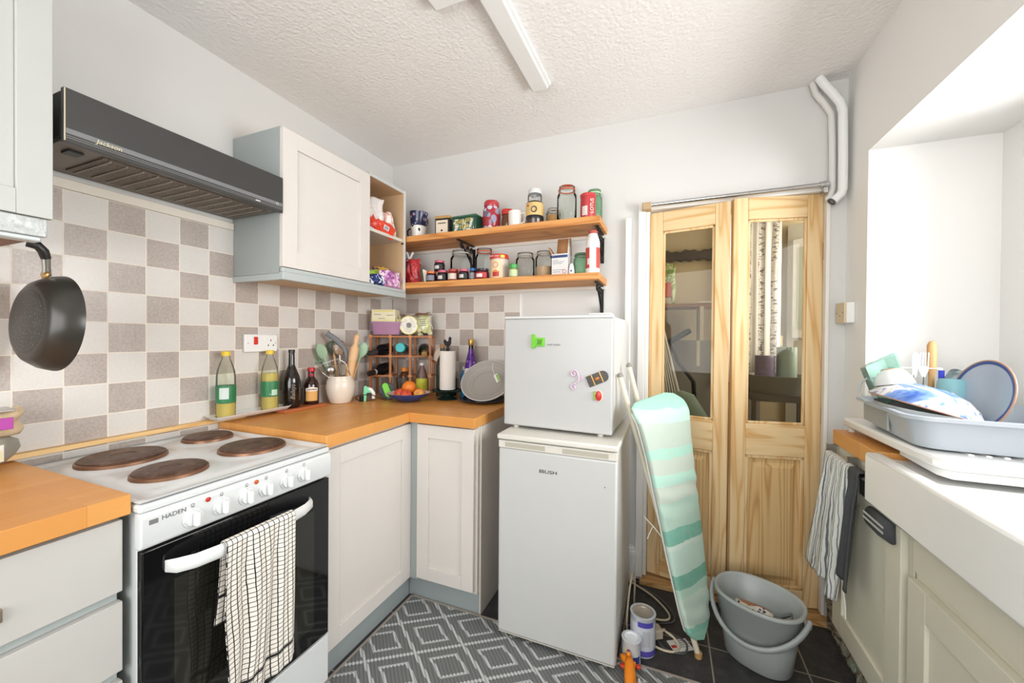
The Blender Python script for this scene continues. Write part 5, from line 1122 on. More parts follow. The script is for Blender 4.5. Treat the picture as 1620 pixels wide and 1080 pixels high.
# plates
t = thing('plate', 'dark blue plate flat on the worktop under the grey plates', 'plate', (.775, -.185, WT), 0, 'plates beside the fridge')
MB().lathe([(0, .0005), (.07, .0005), (.128, .014), (.132, .016), (.131, .018), (.075, .006), (0, .005)], 44).build('body', mat('#2B3440', .25), t, smooth=60)
GP = mat('#A8A49F', .35); GP2 = mat('#B5B1AC', .35)
def dish(name, label, loc, n, R, dep, m_, rim, group=None, sy=1, spin=0):
    t = thing(name, label, 'plate', loc, (axisM(n) @ Matrix.Rotation(spin, 3, 'Z')).to_euler(), group)
    MB().lathe([(0, 0), (R*.55, 0), (R*.72, dep*.35), (R*.97, dep), (R*.96, dep+.002), (R*.70, dep*.35+.004), (R*.54, .004), (0, .004)], 48, sy=sy).build('body', m_, t, smooth=50)
    MB().torus(R*.56, .0016, (0, 0, .0045), 48, 6, sy=sy).build('inner_ring', mat('#8C8985', .4), t)
    MB().torus(R*.74, .0012, (0, 0, dep*.42+.004), 48, 6, sy=sy).build('inner_ring', mat('#C2BFBA', .3), t)
    MB().torus(R*.97, .0022, (0, 0, dep), 56, 8, sy=sy).build('rim', rim, t); return t
dish('plate', 'grey plate leaning on the back wall behind the others', (.775, -.075, 1.005), (.10, -.82, .60), .118, .02, GP2, mat('#D8D5D0', .3), 'plates beside the fridge')
dish('plate', 'large grey bowl with a pale rim tilted towards the room', (.785, -.155, .985), (.08, -.70, .72), .148, .035, GP, mat('#E6E3DE', .3), 'plates beside the fridge')
tg = thing('price_tag', 'green and white tag tied to the grey plates', 'tag', (.865, -.215, 1.03), (0, 0, .2))
b = MB().box(-.012, .012, -.0008, .0008, -.028, .02); b.build('card', mat('#E4E6DC', .5), tg, rot=(-.5, -.6, 0)); MB().box(.0, .011, -.0016, -.0009, -.026, .014).build('green_panel', mat('#8DBB4A', .5), tg, rot=(-.5, -.6, 0))
MB().tube([(-.012, 0, .018), (-.03, .03, .04), (-.035, .06, .07)], .0012, 6).build('string', WHITE, tg)
# left worktop food
t = thing('food_container', 'clear plastic tub with a white and yellow label on the left worktop', 'tub', (.085, -1.695, .9055), 0)
MB().lathe([(0, .0005), (.050, .0005), (.066, .018), (.074, .035), (.070, .055), (.055, .064), (0, .066)], 28).build('body', glass('cloudy_plastic', '#E4E4DA', .1, .35, '#CFCDC2'), t, smooth=60)
MB().grid(lambda u, v: (.0755*math.cos(-.7+1.1*u), .0755*math.sin(-.7+1.1*u), .012+.042*v), 8, 2).build('label', mat('#E8E6E0', .5), t, fix=False, smooth=80)
MB().grid(lambda u, v: (.0765*math.cos(-.1+.42*u), .0765*math.sin(-.1+.42*u), .014+.026*v), 6, 2).build('yellow_label', mat('#E9DE8C', .5), t, fix=False, smooth=80)
text('lettering', '6', .014, DARKGREY, t, (.0775, .008, .028), RP)
t = thing('paper_bag', 'crumpled brown paper bag with a purple label on the clear tub', 'bag', (.082, -1.69, .972), (0, 0, PI/2-.1))
packet('p', None, .145, .075, .10, 41, 18, .009).build('bag', m_pine('brown_paper', 0, '#D9C3A2', '#C4A982', 1, 4), t, smooth=180)
MB().box(-.075, .05, -.052, -.049, .022, .052).build('purple_label', mat('#A8399C', .4), t, bev=.001)
MB().box(-.06, .055, -.045, .03, .066, .072).build('foil_top', mat('#B5AFAA', .3, .3), t, bev=.002)
# frying pan
n = Vector((.05, -.99, .06)).normalized(); c0 = Vector((.195, -1.640, 1.272))
t = thing('frying_pan', 'black frying pan hanging by its handle below the left wall cabinet', 'pan', c0, axisM(n).to_euler())
def m_panbase():
    t = NT('pan_base_rings'); tc = t.n('ShaderNodeTexCoord'); sp = t.n('ShaderNodeSeparateXYZ'); t.l(tc.outputs['Object'], sp.inputs[0])
    r = t.math('SQRT', t.math('ADD', t.math('POWER', sp.outputs[0], 2), t.math('POWER', sp.outputs[1], 2)))
    v = t.n('ShaderNodeTexVoronoi'); t.l(tc.outputs['Object'], v.inputs['Vector']); v.inputs['Scale'].default_value = 220
    w = t.math('GREATER_THAN', t.math('SINE', t.math('MULTIPLY', r, 620)), .2); d = t.math('LESS_THAN', v.outputs[0], .35)
    t.set(t.mix(t.math('MULTIPLY', w, d), L('#3A3936'), L('#6E6B64')), .4, .3); t.bump(d, .4, .001); return t.m
MB().lathe([(0, 0), (.088, 0), (.094, -.002), (.104, -.008), (.120, -.03), (.127, -.052), (.1275, -.056), (.1255, -.056), (.118, -.032), (.100, -.010), (0, -.006)], 56).build('body', mat('#35332F', .3, .2), t, smooth=50)
MB().lathe([(0, .0012), (.080, .0012), (.082, .0002), (0, .0002)], 48).build('base_disc', m_panbase(), t)
iM = axisM(n).inverted()
def lp(w): return iM @ (Vector(w)-c0)
hb_ = MB().tube([lp((.178, -1.60, 1.395)), lp((.185, -1.603, 1.415)), lp((.192, -1.606, 1.44))], [.009, .008, .009], 12); hb_.build('handle_neck', STEEL, t, smooth=80)
MB().tube([lp((.192, -1.606, 1.438)), lp((.197, -1.612, 1.455)), lp((.198, -1.622, 1.4675)), lp((.194, -1.64, 1.4705))], [.010, .011, .011, .009], 12).build('handle_grip', BLACK, t, smooth=80)
MB().ball(.012, lp((.178, -1.603, 1.397)), (1.5, 1, .5)).build('rivet_plate', mat('#C9A26A', .3, .8), t)
# =================================================================== IRONING BOARD
t = thing('ironing_board', 'folded ironing board in a mint and white cover, leaning beside the fridge', 'ironing board', (1.842, -.392, 0), 0)
Bt, Tp = Vector((0, 0, .055)), Vector((-.150, -.03, 1.005))
ax_ = (Tp-Bt).normalized(); wv = Vector((.50, .866, 0)); wv = (wv - ax_*wv.dot(ax_)).normalized(); nv = ax_.cross(wv).normalized()
if nv.y > 0: nv = -nv
def bw(s):
    pts = [(0, .0), (.02, .045), (.06, .078), (.14, .094), (.35, .118), (.6, .138), (.8, .155), (.9, .172), (.96, .172), (.99, .15), (1.0, .11)]
    for (a, x), (b, y) in zip(pts, pts[1:]):
        if s <= b: return x + (y-x)*(s-a)/(b-a)
    return pts[-1][1]
Lb = (Tp-Bt).length
def brd(u, v):
    a = 2*PI*u; w = bw(v)+.004; th = .015*min(1, (1-v)*14+.35)
    ca, sa = math.cos(a), math.sin(a); e = .38
    cx = math.copysign(abs(ca)**.7, ca)*w; cy = math.copysign(abs(sa)**e, sa)*th
    wr = .0035*math.sin(60*v+4*ca+3*math.sin(9*v)) * max(0, math.sin(13*v))**2 * (1 if sa > 0 else .3)
    bend = -.055*max(0, (v-.90)/.1)**2*(1 if True else 0)
    p = Bt + ax_*(Lb*v) + wv*cx + nv*(cy + wr*(1 if sa > 0 else -1) + bend)
    return tuple(p)
def m_mint():
    t = NT('mint_ironing_cover'); c = t.coords((1, 1, 1), (.10, 0.0, 0)); tc = t.n('ShaderNodeSeparateXYZ'); t.l(c, tc.inputs[0]); z = tc.outputs[2]
    n = t.noise(t.coords((3, 3, 3)), 2.2, 3, .6, .6); f = t.noise(t.coords((8, 8, 8)), 5, 4, .65)
    zz = t.math('ADD', z, t.math('MULTIPLY', t.math('SUBTRACT', n, .5), .05))
    A, Bc, C_, D = L('#8FCDB8'), L('#A9C7B8'), L('#BAC3B7'), L('#62AD99')
    st = [(0.0, A), (.09, L('#7CC3AE')), (.115, L('#C9DFD2')), (.235, A if False else L('#B5D8C8')), (.27, D), (.325, L('#BFDCCF')), (.42, L('#CFE1D6')), (.44, D), (.50, Bc), (.60, C_), (.66, L('#A9D4C4')), (.70, C_), (.76, L('#9FD0BD')), (.80, L('#B2BFB3')), (.90, L('#B4DBCB')), (.95, L('#93CFB9'))]
    r = t.ramp(zz, st)
    for nd in t.t.nodes:
        if nd.bl_idname == 'ShaderNodeValToRGB': nd.color_ramp.interpolation = 'CONSTANT'
    col = t.mix(t.math('MULTIPLY', f, .45), r, L('#BEC9BD')); t.set(col, .85, 0, .2); t.bump(f, .25, .004); return t.m
MB().grid(brd, 48, 90, True).build('cover', m_mint(), t, smooth=180)
hem = MB()
for sgn in (-1, 1):
    hem.tube([tuple(Bt + ax_*(Lb*v) + wv*sgn*(bw(v)-.006) - nv*(.019 + .055*max(0, (v-.90)/.1)**2)) for v in [i/30 for i in range(1, 30)]], .004, 6)
hem.build('elastic_hem', mat('#E4E2DC', .8), t, smooth=80)
LEG = mat('#D9D0BC', .4)
def legt(a, b, r=.011, nm='leg'): return MB().tube([a, b], r, 12).build(nm, LEG, t, smooth=60)
lg = legt((-.012, -.035, .012), (-.315, -.055, 1.085)); MB().ball(.0125, (-.315, -.055, 1.088)).build('end_cap', mat('#8E8A80', .5), lg); MB().cyl(.014, .02, (-.010, -.035, 0), 14).build('rubber_foot', mat('#B08A55', .6), lg)
lg = legt((-.02, .03, .05), (-.29, .06, 1.12)); MB().ball(.0125, (-.29, .06, 1.123)).build('end_cap', mat('#8E8A80', .5), lg)
legt((-.075, -.05, .18), (-.20, -.06, .93), .009)
legt((-.05, .02, .20), (-.21, .04, .86), .009)
o = MB().cyl(.007, .004, (-.145, -.060, .56), 12, Matrix.Rotation(PI/2, 3, 'X')).build('rivet', mat('#7A7466', .4, .5), t)
legt((-.085, -.05, .30), (-.085, .04, .31), .006, 'cross_bar')
legt((-.06, -.05, .19), (-.05, .04, .19), .006, 'cross_bar')
MB().tube([(-.215, -.05, .52), (-.18, -.075, .50), (-.15, -.085, .47), (-.12, -.08, .465), (-.10, -.07, .475)], .0022, 6).tube([(-.18, -.075, .50), (-.195, -.08, .465), (-.20, -.085, .45)], .0018, 6).build('drawstring', mat('#E9E6E0', .8), t, smooth=80)
MB().box(-.012, .012, -.001, .001, -.045, .035).build('blue_label', mat('#2D6CA8', .5), t, loc=(-.183, -.085, .80), rot=(0, .45, .1)).__setitem__('label', 'blue and white brand label')
MB().box(-.0125, -.002, -.0018, -.0012, -.044, .034).build('white_label_edge', WHITE, t, loc=(-.183, -.085, .80), rot=(0, .45, .1))

# =================================================================== BUCKET
BK = mat('#A3A8A7', .35); BKd = mat('#9BA0A0', .4)
bx, by, ba = 2.045, -.345, math.radians(-28)
t = thing('mop_bucket', 'grey oval plastic bucket holding a brush, on the floor before the doors', 'bucket', (bx, by, 0), ba)
def oval(a, b, n=48): return [(a*math.copysign(abs(math.cos(2*PI*i/n))**.88, math.cos(2*PI*i/n)), b*math.copysign(abs(math.sin(2*PI*i/n))**.88, math.sin(2*PI*i/n))) for i in range(n)]
rings = [(oval(.105, .078), .001), (oval(.113, .086), .008), (oval(.125, .098), .10), (oval(.131, .104), .165), (oval(.1365, .109), .168), (oval(.143, .116), .235), (oval(.152, .125), .240), (oval(.154, .127), .247), (oval(.151, .124), .254), (oval(.144, .117), .254), (oval(.139, .112), .246), (oval(.134, .107), .165), (oval(.128, .101), .160), (oval(.110, .083), .014), (oval(.05, .04), .012)]
loft(MB(), rings, True, True).build('body', BK, t, smooth=60)
hd = []
for i in range(25):
    a = PI + PI*i/24
    x, y = .163*math.cos(a), .137*math.sin(a); k = abs(math.sin(a)); hd.append((x, y - .006*k, .232 - .104*k**1.3))
MB().tube(hd, .0085, 10, flat=1.5).build('handle', BKd, t, smooth=80)
for s in (-1, 1): MB().cyl(.013, .018, (s*.150, 0, .222), 16, axisM((s, 0, 0))).build('handle_pivot', BKd, t)
BM = Matrix.Translation((bx, by, 0)) @ Matrix.Rotation(ba, 4, 'Z')
def bkp(x, y, z): return tuple(BM @ Vector((x, y, z)))
o = thing('scrubbing_brush', 'wooden scrubbing brush inside the grey bucket', 'brush', bkp(-.030, .035, .150), (.35, .1, ba+.3))
MB().prism(rrect(.062, .028, .02), 0, .016).build('wooden_back', mat('#A86F42', .6), o, bev=.003)
MB().prism(rrect(.056, .023, .015), -.03, -.0005).build('bristles', mat('#C9A878', .9), o)['kind'] = 'stuff'
o = packet('p', None, .13, .09, .05, 51, 20, .008).build('cloth', m_spots('dotted_cloth', '#D9D4CC', ['#2B2440', '#3A2C50', '#7A6E58'], 60, .45), smooth=180, loc=bkp(-.01, -.045, .128), rot=(-.9, 0, ba+.2)); tag(o, 'white cloth with dark purple dots inside the grey bucket', 'cloth')
o = thing('dustpan', 'grey plastic tool with a slotted handle inside the grey bucket', 'dustpan', bkp(.055, .0, .165), (.15, -.25, ba+.5))
MB().prism([(-.05, -.03), (.04, -.03), (.055, 0), (.04, .03), (-.05, .03)], 0, .008).build('pan', mat('#6E7272', .45), o, bev=.002)
MB().tube([(.03, -.02, .012), (.06, -.012, .03), (.066, .012, .03), (.03, .02, .012)], .006, 8).build('handle', mat('#777B7B', .45), o, smooth=80)
o = thing('bottle_cap', 'small round grey cap at the back inside the grey bucket', 'cap', bkp(-.085, .02, .175), (.5, 0, 0)); MB().cyl(.016, .012, (0, 0, 0), 20).build('body', mat('#7E8686', .4), o, bev=.002)

# =================================================================== PAINT CANS, CABLES, TOY
def can(label, x, y, r, h, lidm, bodym, yaw=0):
    t = thing('paint_can', label, 'can', (x, y, .0005), yaw, 'paint cans beside the fridge')
    MB().lathe([(0, 0), (r, 0), (r+.001, .003), (r, .006), (r, h-.006), (r+.002, h-.003), (r+.002, h), (r-.006, h), (r-.007, h-.006), (0, h-.006)], 40).build('body', bodym, t, smooth=40)
    MB().lathe([(0, h-.0055), (r*.60, h-.0055), (r*.64, h-.002), (r*.78, h-.002), (r*.80, h+.001), (r*.76, h+.001), (r*.6, h-.004), (0, h-.0045)], 40).build('lid', lidm, t, smooth=40); return t
t = can('larger paint can with a purple and white label and dull lid, by the fridge', 1.628, -.470, .047, .153, mat('#B5AFA4', .35, .5), mat('#CFD3DA', .35, .2))
MB().lathe([(.0476, .018), (.0478, .02), (.0478, .128), (.0476, .13)], 40).build('label', mat('#C9CCD6', .45), t)
MB().grid(lambda u, v: (.0484*math.sin(-.35+1.3*u), -.0484*math.cos(-.35+1.3*u), .118+.02*v), 12, 2).build('purple_band', mat('#4F46A8', .4), t, fix=False, smooth=80)
MB().grid(lambda u, v: (.0484*math.sin(-.2+1.7*u), -.0484*math.cos(-.2+1.7*u), .006+.022*v), 12, 2).build('purple_band', mat('#5A50B0', .4), t, fix=False, smooth=80)
MB().grid(lambda u, v: (.0485*math.sin(.05+.6*u), -.0485*math.cos(.05+.6*u), .045+.06*v), 8, 2).build('grey_panel', mat('#B7B8BE', .5), t, fix=False, smooth=80)
t = can('small white lidded paint can with a blue label, in front of the larger can', 1.590, -.545, .0345, .092, mat('#E9EBEE', .25), mat('#DDE0E4', .3, .1))
MB().grid(lambda u, v: (.0353*math.sin(.15+.95*u), -.0353*math.cos(.15+.95*u), .006+.034*v), 10, 2).build('blue_panel', mat('#2B3C8E', .4), t, fix=False, smooth=80)
MB().grid(lambda u, v: (.0353*math.sin(-.75+.55*u), -.0353*math.cos(-.75+.55*u), .02+.05*v), 8, 2).build('beige_panel', mat('#D9C8A8', .45), t, fix=False, smooth=80)
MB().cyl(.0075, .001, (-.006, -.0348, .060), 18, Matrix.Rotation(PI/2, 3, 'X')).build('blue_seal', mat('#2F4C96', .4), t)
t = thing('plastic_toy', 'bright orange moulded plastic toy lying in front of the small paint can', 'toy', (1.585, -.610, .007), (0, 0, -.2))
OR = mat('#F08A1E', .3)
MB().tube([(-.0, .012, .045), (.008, -.01, .036), (.022, -.05, .022), (.03, -.085, .018)], [.013, .019, .021, .015], 16).tube([(.0, .0, .034), (-.018, .012, .036), (-.030, .02, .030)], [.012, .013, .010], 14).tube([(.0, .01, .04), (-.004, .018, .062)], [.010, .008], 12).tube([(0, .005, .03), (.024, .012, .03)], [.010, .009], 12).build('body', OR, t, smooth=80)
MB().ball(.012, (-.018, .0, .014), (1.3, .8, .7)).ball(.010, (.032, .018, .022), (1, 1, .7)).build('red_part', mat('#D0402A', .4), t)
MB().tube([(.045, -.02, .01), (.055, -.04, .006), (.05, -.06, .008)], .005, 8).build('white_part', mat('#E9DFE4', .4), t, smooth=80)
BG = mat('#CDBFA6', .5); GC = mat('#55575A', .5)
def cable(label, pts, r, m_, closed=False):
    # smooth the path
    P3 = [Vector(p) for p in pts]; out = []
    for i in range(len(P3)-1):
        a, b, c, d = P3[max(0, i-1)], P3[i], P3[i+1], P3[min(len(P3)-1, i+2)]
        for k in range(6):
            q = k/6; out.append(.5*((2*b)+(-a+c)*q+(2*a-5*b+4*c-d)*q*q+(-a+3*b-3*c+d)*q**3))
    out.append(P3[-1]); o = MB().tube(out, r, 8).build('power_cable', m_, smooth=80); tag(o, label, 'cable', 'cables on the floor beside the fridge'); return o
cable('beige flex looping from behind the fridge past the wall plinth', [(1.52, -.06, .02), (1.58, -.08, .012), (1.66, -.13, .0055), (1.72, -.21, .0055), (1.725, -.26, .0055), (1.68, -.28, .0055), (1.62, -.27, .0055), (1.58, -.28, .006)], .0045, BG)
cable('beige flex curling out of the grey plug', [(1.712, -.375, .03), (1.745, -.385, .02), (1.765, -.41, .0055), (1.75, -.44, .0055), (1.71, -.45, .0055), (1.665, -.44, .0055)], .0045, BG)
cable('dark grey flex looping over the leaflet', [(1.60, -.33, .005), (1.66, -.335, .0045), (1.74, -.345, .0045), (1.79, -.375, .0045), (1.785, -.43, .0045), (1.74, -.445, .0045), (1.70, -.43, .0045), (1.68, -.39, .0045)], .0038, GC)
cable('dark grey flex lying against the beige flex loop', [(1.60, -.075, .006), (1.68, -.12, .0045), (1.74, -.20, .0045), (1.745, -.265, .0045), (1.69, -.30, .0045)], .0035, GC)
cable('beige flex standing up beside the fridge side', [(1.575, -.44, .005), (1.562, -.42, .05), (1.565, -.36, .14), (1.575, -.30, .20), (1.582, -.27, .15), (1.58, -.26, .05), (1.585, -.25, .006)], .0042, BG)
t = thing('plug', 'beige plug and adaptor behind the larger paint can', 'plug', (1.675, -.385, .0065), .5)
MB().lathe([(0, 0), (.026, 0), (.028, .008), (.024, .026), (0, .028)], 20, (-.035, .02, .018)).build('adaptor', mat('#C9B9A4', .45), t, smooth=50)
MB().box(-.018, .022, -.024, .024, 0, .038).build('body', mat('#C4B8A8', .45), t, bev=.006)
MB().cyl(.006, .018, (.022, 0, .022), 12, RYm).build('cable_grip', mat('#C4B8A8', .45), t)
t = thing('leaflet', 'small printed white leaflet with a red corner on the dark floor', 'leaflet', (1.768, -.392, .0005), .55)
MB().box(-.042, .042, -.03, .03, 0, .0015).build('sheet', mat('#DCDAD6', .6), t)
MB().box(-.040, -.018, -.010, .004, .0016, .002).build('red_logo', mat('#B5382E', .5), t)
pl = MB()
for i in range(4): pl.box(-.014, .036, .018-.010*i, .021-.010*i, .0016, .0019)
pl.build('print_lines', mat('#8A8A88', .6), t)['kind'] = 'stuff'

# =================================================================== TOWELS ON THE RIGHT
def m_stripe():
    t = NT('grey_striped_linen'); uvn = t.n('ShaderNodeUVMap'); sp = t.n('ShaderNodeSeparateXYZ'); t.l(uvn.outputs[0], sp.inputs[0])
    w = t.math('MULTIPLY', t.math('SUBTRACT', t.noise(t.coords(), 14, 2), .5), .05)
    a = t.math('ADD', sp.outputs[0], w); f = t.math('FRACT', t.math('MULTIPLY', a, 9.0)); g = t.math('FRACT', t.math('MULTIPLY', a, 27.0))
    s = t.math('MAXIMUM', t.math('LESS_THAN', f, .17), t.math('LESS_THAN', g, .2))
    t.set(t.mix(s, L('#E2E2DD'), L('#74787F')), .9, 0, .15); t.bump(t.noise(t.coords(), 90, 3), .5, .003); return t.m
rl = thing('towel_rail', 'short steel towel rail fixed under the right worktop', 'towel rail', (0, 0, 0))
MB().tube([(2.297, -.21, .796), (2.297, -.52, .796)], .006, 10).build('rod', STEEL, rl)
for y in (-.215, -.40): MB().box(2.293, 2.326, y-.006, y+.006, .79, .834).build('bracket', STEEL, rl)
def striped(u, v):
    Lf = .44; s = v*(Lf+.16) - .13
    y0 = -.235 - .215*u; zt = .805
    if s < -.03: x, z, d = 2.314, zt+(s+.03), 0
    elif s < 0: a = (s+.03)/.03*PI; x, z, d = 2.297 + .0145*math.cos(a), zt+.008*math.sin(a), 0
    else: x, z, d = 2.282, zt - s, s/Lf
    wob = math.sin(u*21+v*1.5)*.009 + math.sin(u*47+v*6)*.004
    if s >= 0:
        x += -.012*d + wob*min(1, d*3+.2); 
        y = y0 + d*(.135*(1-u) + .045*u) + .007*math.sin(8*v+5*u)*d
        z -= .065*math.sin(PI*min(1, u*1.0))*0 + .075*u*(1-u)*4*d*.6 + .02*math.sin(u*9)*d
        z += .03*(1-u)*d
    else: y = y0; x += abs(wob)*.0
    return (x, y, z)
o = cloth('tea_towel', striped, 60, 60, m_stripe(), .003); tag(o, 'crumpled white and grey striped tea towel hanging under the right worktop', 'tea towel')
DT = m_wall('dark_grey_towelling', '#4B4C4E', 300, .8)
def dark(u, v):
    Lf = .37; s = v*(Lf+.14)-.11; y0 = -.452-.068*u; zt = .808
    if s < -.03: x, z, d = 2.3135, zt+(s+.03), 0
    elif s < 0: a = (s+.03)/.03*PI; x, z, d = 2.297+.0155*math.cos(a), zt+.009*math.sin(a), 0
    else: x, z, d = 2.2805, zt-s, s/Lf
    y = y0 + d*(.025-.01*u) ; x += (.008*math.sin(u*9+v*3) - .014*d)*min(1, d*4)
    z += .03*(1-u)*d
    return (x, y, z)
o = cloth('hand_towel', dark, 24, 40, DT, .005); tag(o, 'dark grey hand towel hanging between the striped towel and the sink', 'towel')
t = thing('hand_towel', 'rolled dark towel with two pale stripes tucked below the sink corner', 'towel', (2.304, -.610, .690), 0)
MB().tube([(0, .065, 0), (0, .0, .0), (0, -.065, .004)], [.0165, .018, .0165], 16, flat=1.9).build('towelling', DT, t, smooth=180)
for z in (-.004, .012): MB().box(-.0205, -.0185, -.06, .06, z, z+.006).build('pale_stripe', mat('#B9B9B6', .9), t)
t = thing('cloth_tape', 'small white tape tag dangling below the dark towel', 'tag', (2.262, -.475, .36), .2)
MB().tube([(0, 0, .05), (.003, -.008, .0), (.0, -.016, -.045)], .004, 6, flat=.4).build('tape', mat('#E0DEDA', .8), t)

# =================================================================== DISH RACK AND DISHES
ra_ = math.radians(-5); rkx, rky, rz_ = 2.352, -.30, .9475
t = thing('dish_rack', 'pale grey plastic dish rack full of washing up on the draining board', 'dish rack', (rkx, rky, rz_), ra_)
RW_, RH_ = .205, .215
def rr2(x0, x1, y0, y1, r, n=6): return [((x0+x1)/2+a, (y0+y1)/2+b) for a, b in rrect((x1-x0)/2, (y1-y0)/2, r, n)]
RP_ = mat('#B9C0C8', .3); RG = mat('#A9ADA9', .35)
rg = [(rr2(.035, .385, -.385, -.015, .05), 0), (rr2(.012, .408, -.408, .008, .055), .078), (rr2(-.006, .426, -.426, .024, .06), .080), (rr2(-.006, .426, -.426, .024, .06), .090), (rr2(.010, .410, -.410, .008, .055), .090), (rr2(.032, .388, -.388, -.018, .05), .006)]
loft(MB(), rg, True, True).build('tray', RP_, t, smooth=40)
MB().box(.016, .021, -.23, -.03, .012, .070).build('end_shade', RG, t, rot=(0, -.02, 0))  # grey plate puts the shade of the rack's end into colour
for k in range(8): MB().tube([(.06+.04*k, -.37, .008), (.06+.04*k, -.36, .03), (.06+.04*k, -.05, .03), (.06+.04*k, -.04, .008)], .002, 6).build('plate_wire', WHITE, t)
DM = Matrix.Translation((rkx, rky, rz_)) @ Matrix.Rotation(ra_, 4, 'Z')
def drp(x, y, z): return tuple(DM @ Vector((x, y, z)))
# patterned plate / bowl
def m_bluewhite(nm, sc=7):
    t = NT(nm); c = t.coords((sc, sc, sc)); n = t.noise(c, 1.4, 3, .55, 1.2)
    r = t.ramp(n, [(.30, L('#3E63B4')), (.43, L('#7FA0DC')), (.5, L('#EDEBEE')), (.58, L('#F1EEEC')), (.66, L('#4C74C4'))])
    for nd in t.t.nodes:
        if nd.bl_idname == 'ShaderNodeValToRGB': nd.color_ramp.interpolation = 'EASE'
    t.set(r, .12, 0, .6); return t.m
BWM = m_bluewhite('blue_white_glaze')
t = thing('serving_bowl', 'wide blue and white patterned bowl upside down across the near rack side', 'bowl', (2.445, -.50, 1.034), (.10, .27, .3), 'blue and white crockery in the dish rack')
MB().lathe([(.128, 0), (.130, .004), (.112, .030), (.085, .052), (.05, .064), (.048, .066), (0, .066)], 52).build('glazed_outside', BWM, t, smooth=70)
MB().lathe([(.127, .0005), (.108, .027), (.08, .048), (.045, .058), (0, .058)], 52).build('inside', mat('#C9C7C2', .3), t, smooth=70)
MB().torus(.1285, .0022, (0, 0, .002), 60, 8).build('brown_rim', mat('#B58A74', .3), t)
t = thing('soup_plate', 'grey bodied blue glazed bowl lying under the patterned bowl', 'bowl', (2.425, -.520, .985), (.05, .12, 0), 'blue and white crockery in the dish rack')
MB().lathe([(0, 0), (.045, 0), (.07, .012), (.10, .035), (.108, .052), (.106, .052), (.095, .034), (.06, .014), (0, .008)], 44).build('body', mat('#AFB0AC', .25), t, smooth=70)
MB().grid(lambda u, v: ((.1005-.03*(1-v))*math.cos(-1.25+1.1*u)*1.02, (.1005-.03*(1-v))*math.sin(-1.25+1.1*u)*1.02, .012+.026*v), 16, 4).build('blue_patch', mat('#35538E', .2), t, fix=False, smooth=80)
t = thing('cup', 'white cup with a brown foot ring upside down on the patterned bowl', 'cup', (2.388, -.475, 1.098), (.10, .20, 2.6), 'crockery in the dish rack')
MB().lathe([(.048, 0), (.050, .003), (.046, .02), (.034, .042), (.026, .046), (.025, .050), (.021, .050), (.020, .045), (0, .043)], 36).build('body', mat('#E3E5E4', .2), t, smooth=60)
MB().torus(.0232, .0024, (0, 0, .050), 32, 8).build('foot_ring', mat('#C09A78', .5), t)
MB().tube([(.043, 0, .028), (.062, .0, .030), (.082, 0, .014), (.092, 0, -.018), (.080, 0, -.045), (.06, 0, -.052)], .0055, 10, flat=.5).build('handle', mat('#B9C0C2', .25), t, smooth=80)
t = thing('glass_dish', 'square pale green glass dish standing on edge at the left of the rack', 'dish', (2.372, -.405, 1.115), (0, -.42, .45), 'crockery in the dish rack')
b = MB(); loft(b, [(rrect(.045, .058, .008), .0), (rrect(.056, .070, .010), .035), (rrect(.059, .073, .010), .036), (rrect(.053, .067, .008), .034), (rrect(.043, .056, .008), .005)], True, True)
b.xf(Matrix.Rotation(PI/2, 4, 'X')); b.build('body', glass('mint_glass', '#DDF2EA', .03, .3, '#C9EADF', 1.2), t, smooth=50)
t = thing('cutlery_basket', 'white wire cutlery basket with blue corner strips', 'basket', (2.487, -.345, .985), -.05)
wb = MB()
for z in (.005, .085, .165): wb.tube([(x, y, z) for x, y in rrect(.065, .035, .012)] + [(.065, .023, z)], .0022, 6)
for x, y in rrect(.065, .035, .012, 3): wb.tube([(x, y, .005), (x, y, .165)], .0013, 5)
wb.build('wire_frame', WHITE, t, smooth=80)
for x, y in ((-.060, -.038), (.058, -.038)): MB().box(x-.007, x+.007, y-.003, y+.001, .03, .160).build('blue_strip', mat('#2A36A8', .35), t)
CB = 'cutlery standing in the wire basket'
def cut(nm, label, x, y, h, tilt, head, m_=STEEL, cat=None):
    t = thing(nm, label, cat or nm, (2.487+x, -.345+y, .992), tilt, CB); MB().tube([(0, 0, 0), (0, 0, h*.62)], [.0045, .003], 8, flat=.5).build('handle', m_, t); head(t, h); return t
def h_fork(t, h):
    MB().prism([(-.003, .60*h), (.003, .60*h), (.011, .72*h), (.011, .78*h), (-.011, .78*h), (-.011, .72*h)], -.001, .001, 'xz').build('head', STEEL, t)
    for k in range(4): MB().box(-.011+.0063*k, -.0078+.0063*k, -.001, .001, .78*h, h).build('tine', STEEL, t)
def h_blade(t, h): MB().prism([(-.004, .58*h), (.006, .58*h), (.011, .8*h), (.010, .95*h), (.0, h), (-.006, .93*h)], -.0008, .0008, 'xz').build('blade', STEEL, t)
def h_bowl(t, h): MB().ball(.013, (0, 0, h*.84), (1, .3, 1.7)).build('bowl', STEEL, t)
cut('knife', 'broad shiny blade standing left of the fork in the basket', -.002, -.012, .215, (.0, .02, -.45), h_blade)
cut('fork', 'steel fork standing tines up in the basket', .022, -.014, .21, (0, .02, -.45), h_fork)
cut('spoon', 'steel spoon leaning right in front of the basket', .0, -.022, .165, (0, -.28, .3), h_bowl)
t = thing('wooden_spoon', 'wooden spoon handle standing up out of the cutlery basket', 'spoon', (2.535, -.352, .992), (0, .0, 0), CB)
MB().lathe([(0, 0), (.007, 0), (.008, .13), (.0125, .16), (.0135, .20), (.0125, .235), (.007, .248), (0, .250)], 20, sy=.6).build('handle', mat('#C99A62', .5), t, smooth=60)
t = thing('mug', 'pale turquoise mug lying in the rack beside the wooden handle', 'mug', (2.566, -.40, 1.118), (PI, .1, .9), 'crockery in the dish rack')
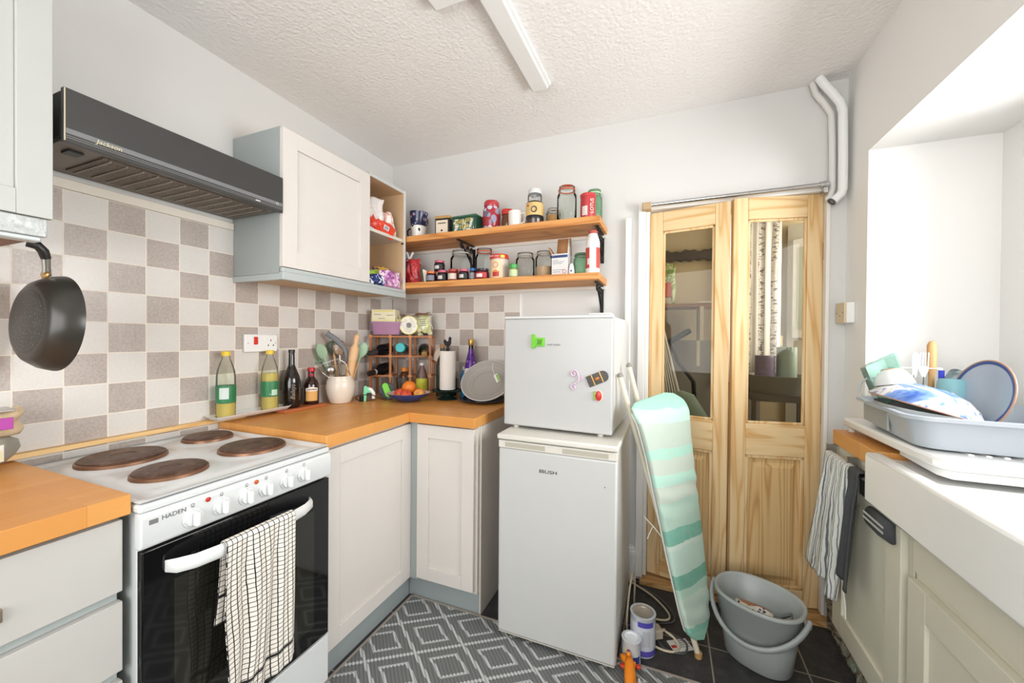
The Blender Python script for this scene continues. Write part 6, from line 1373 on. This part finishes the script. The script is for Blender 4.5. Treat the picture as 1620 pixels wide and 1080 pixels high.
MB().lathe([(0, 0), (.032, 0), (.036, .01), (.038, .075), (.035, .075), (.033, .012), (0, .008)], 30).build('body', mat('#8FC3CC', .25), t, smooth=60); MB().tube([(.035, 0, .062), (.058, 0, .06), (.062, 0, .035), (.036, 0, .018)], .005, 8).build('handle', mat('#8FC3CC', .25), t, smooth=80)
t = thing('bottle_cap', 'small red plastic cap low in the middle of the dish rack', 'cap', (2.502, -.455, 1.065), (.6, .3, 0)); MB().cyl(.017, .018, (0, 0, 0), 8).build('body', mat('#D9452E', .4), t, bev=.002)
for k, (x, y, z, r, lab) in enumerate([(2.575, -.37, 1.085, .045, 'clear glass bowl at the back of the rack, left of the tall plate'), (2.60, -.33, 1.10, .04, 'smaller clear glass bowl behind the tall plate')]):
    t = thing('glass_bowl', lab, 'bowl', (x, y, z), (1.0, .35, .2), 'crockery in the dish rack')
    MB().lathe([(0, 0), (r*.5, 0), (r*.85, r*.3), (r, r*.7), (r*.97, r*.7), (r*.8, r*.32), (0, .006)], 32).build('body', glass('rack_glass_%d' % k, '#DCE4E6', .02, .15, '#C9D3D6'), t, smooth=60)
nP = Vector((-.985, -.10, .22)).normalized()
t = thing('plate', 'large pale plate with a blue and brown rim standing upright in the rack', 'plate', (2.590, -.500, 1.078), axisM(nP).to_euler(), 'blue and white crockery in the dish rack')
MB().lathe([(0, 0), (.052, 0), (.068, .006), (.104, .014), (.1065, .016), (.105, .018), (.068, .010), (.05, .004), (0, .004)], 56).build('body', mat('#AEB9C6', .15, 0, .6), t, smooth=60)
MB().torus(.105, .0024, (0, 0, .017), 64, 8).build('brown_rim', mat('#B8917A', .3), t)
MB().lathe([(.094, .0155), (.102, .0172), (.1025, .0180), (.094, .0163)], 60).build('blue_band', mat('#3D5590', .2), t)
MB().lathe([(0, .0045), (.050, .0045), (.050, .0052), (0, .0052)], 48).build('centre', m_bluewhite('faded_centre_glaze', 10), t) if False else None
t = thing('saucepan_lid', 'dark round lid edge at the far right of the dish rack', 'lid', (2.72, -.60, 1.035), (.25, 0, 0)); MB().lathe([(0, .02), (.03, .02), (.06, .008), (.062, 0), (.055, 0), (0, .012)], 32).build('body', mat('#5E6468', .3), t, smooth=60)
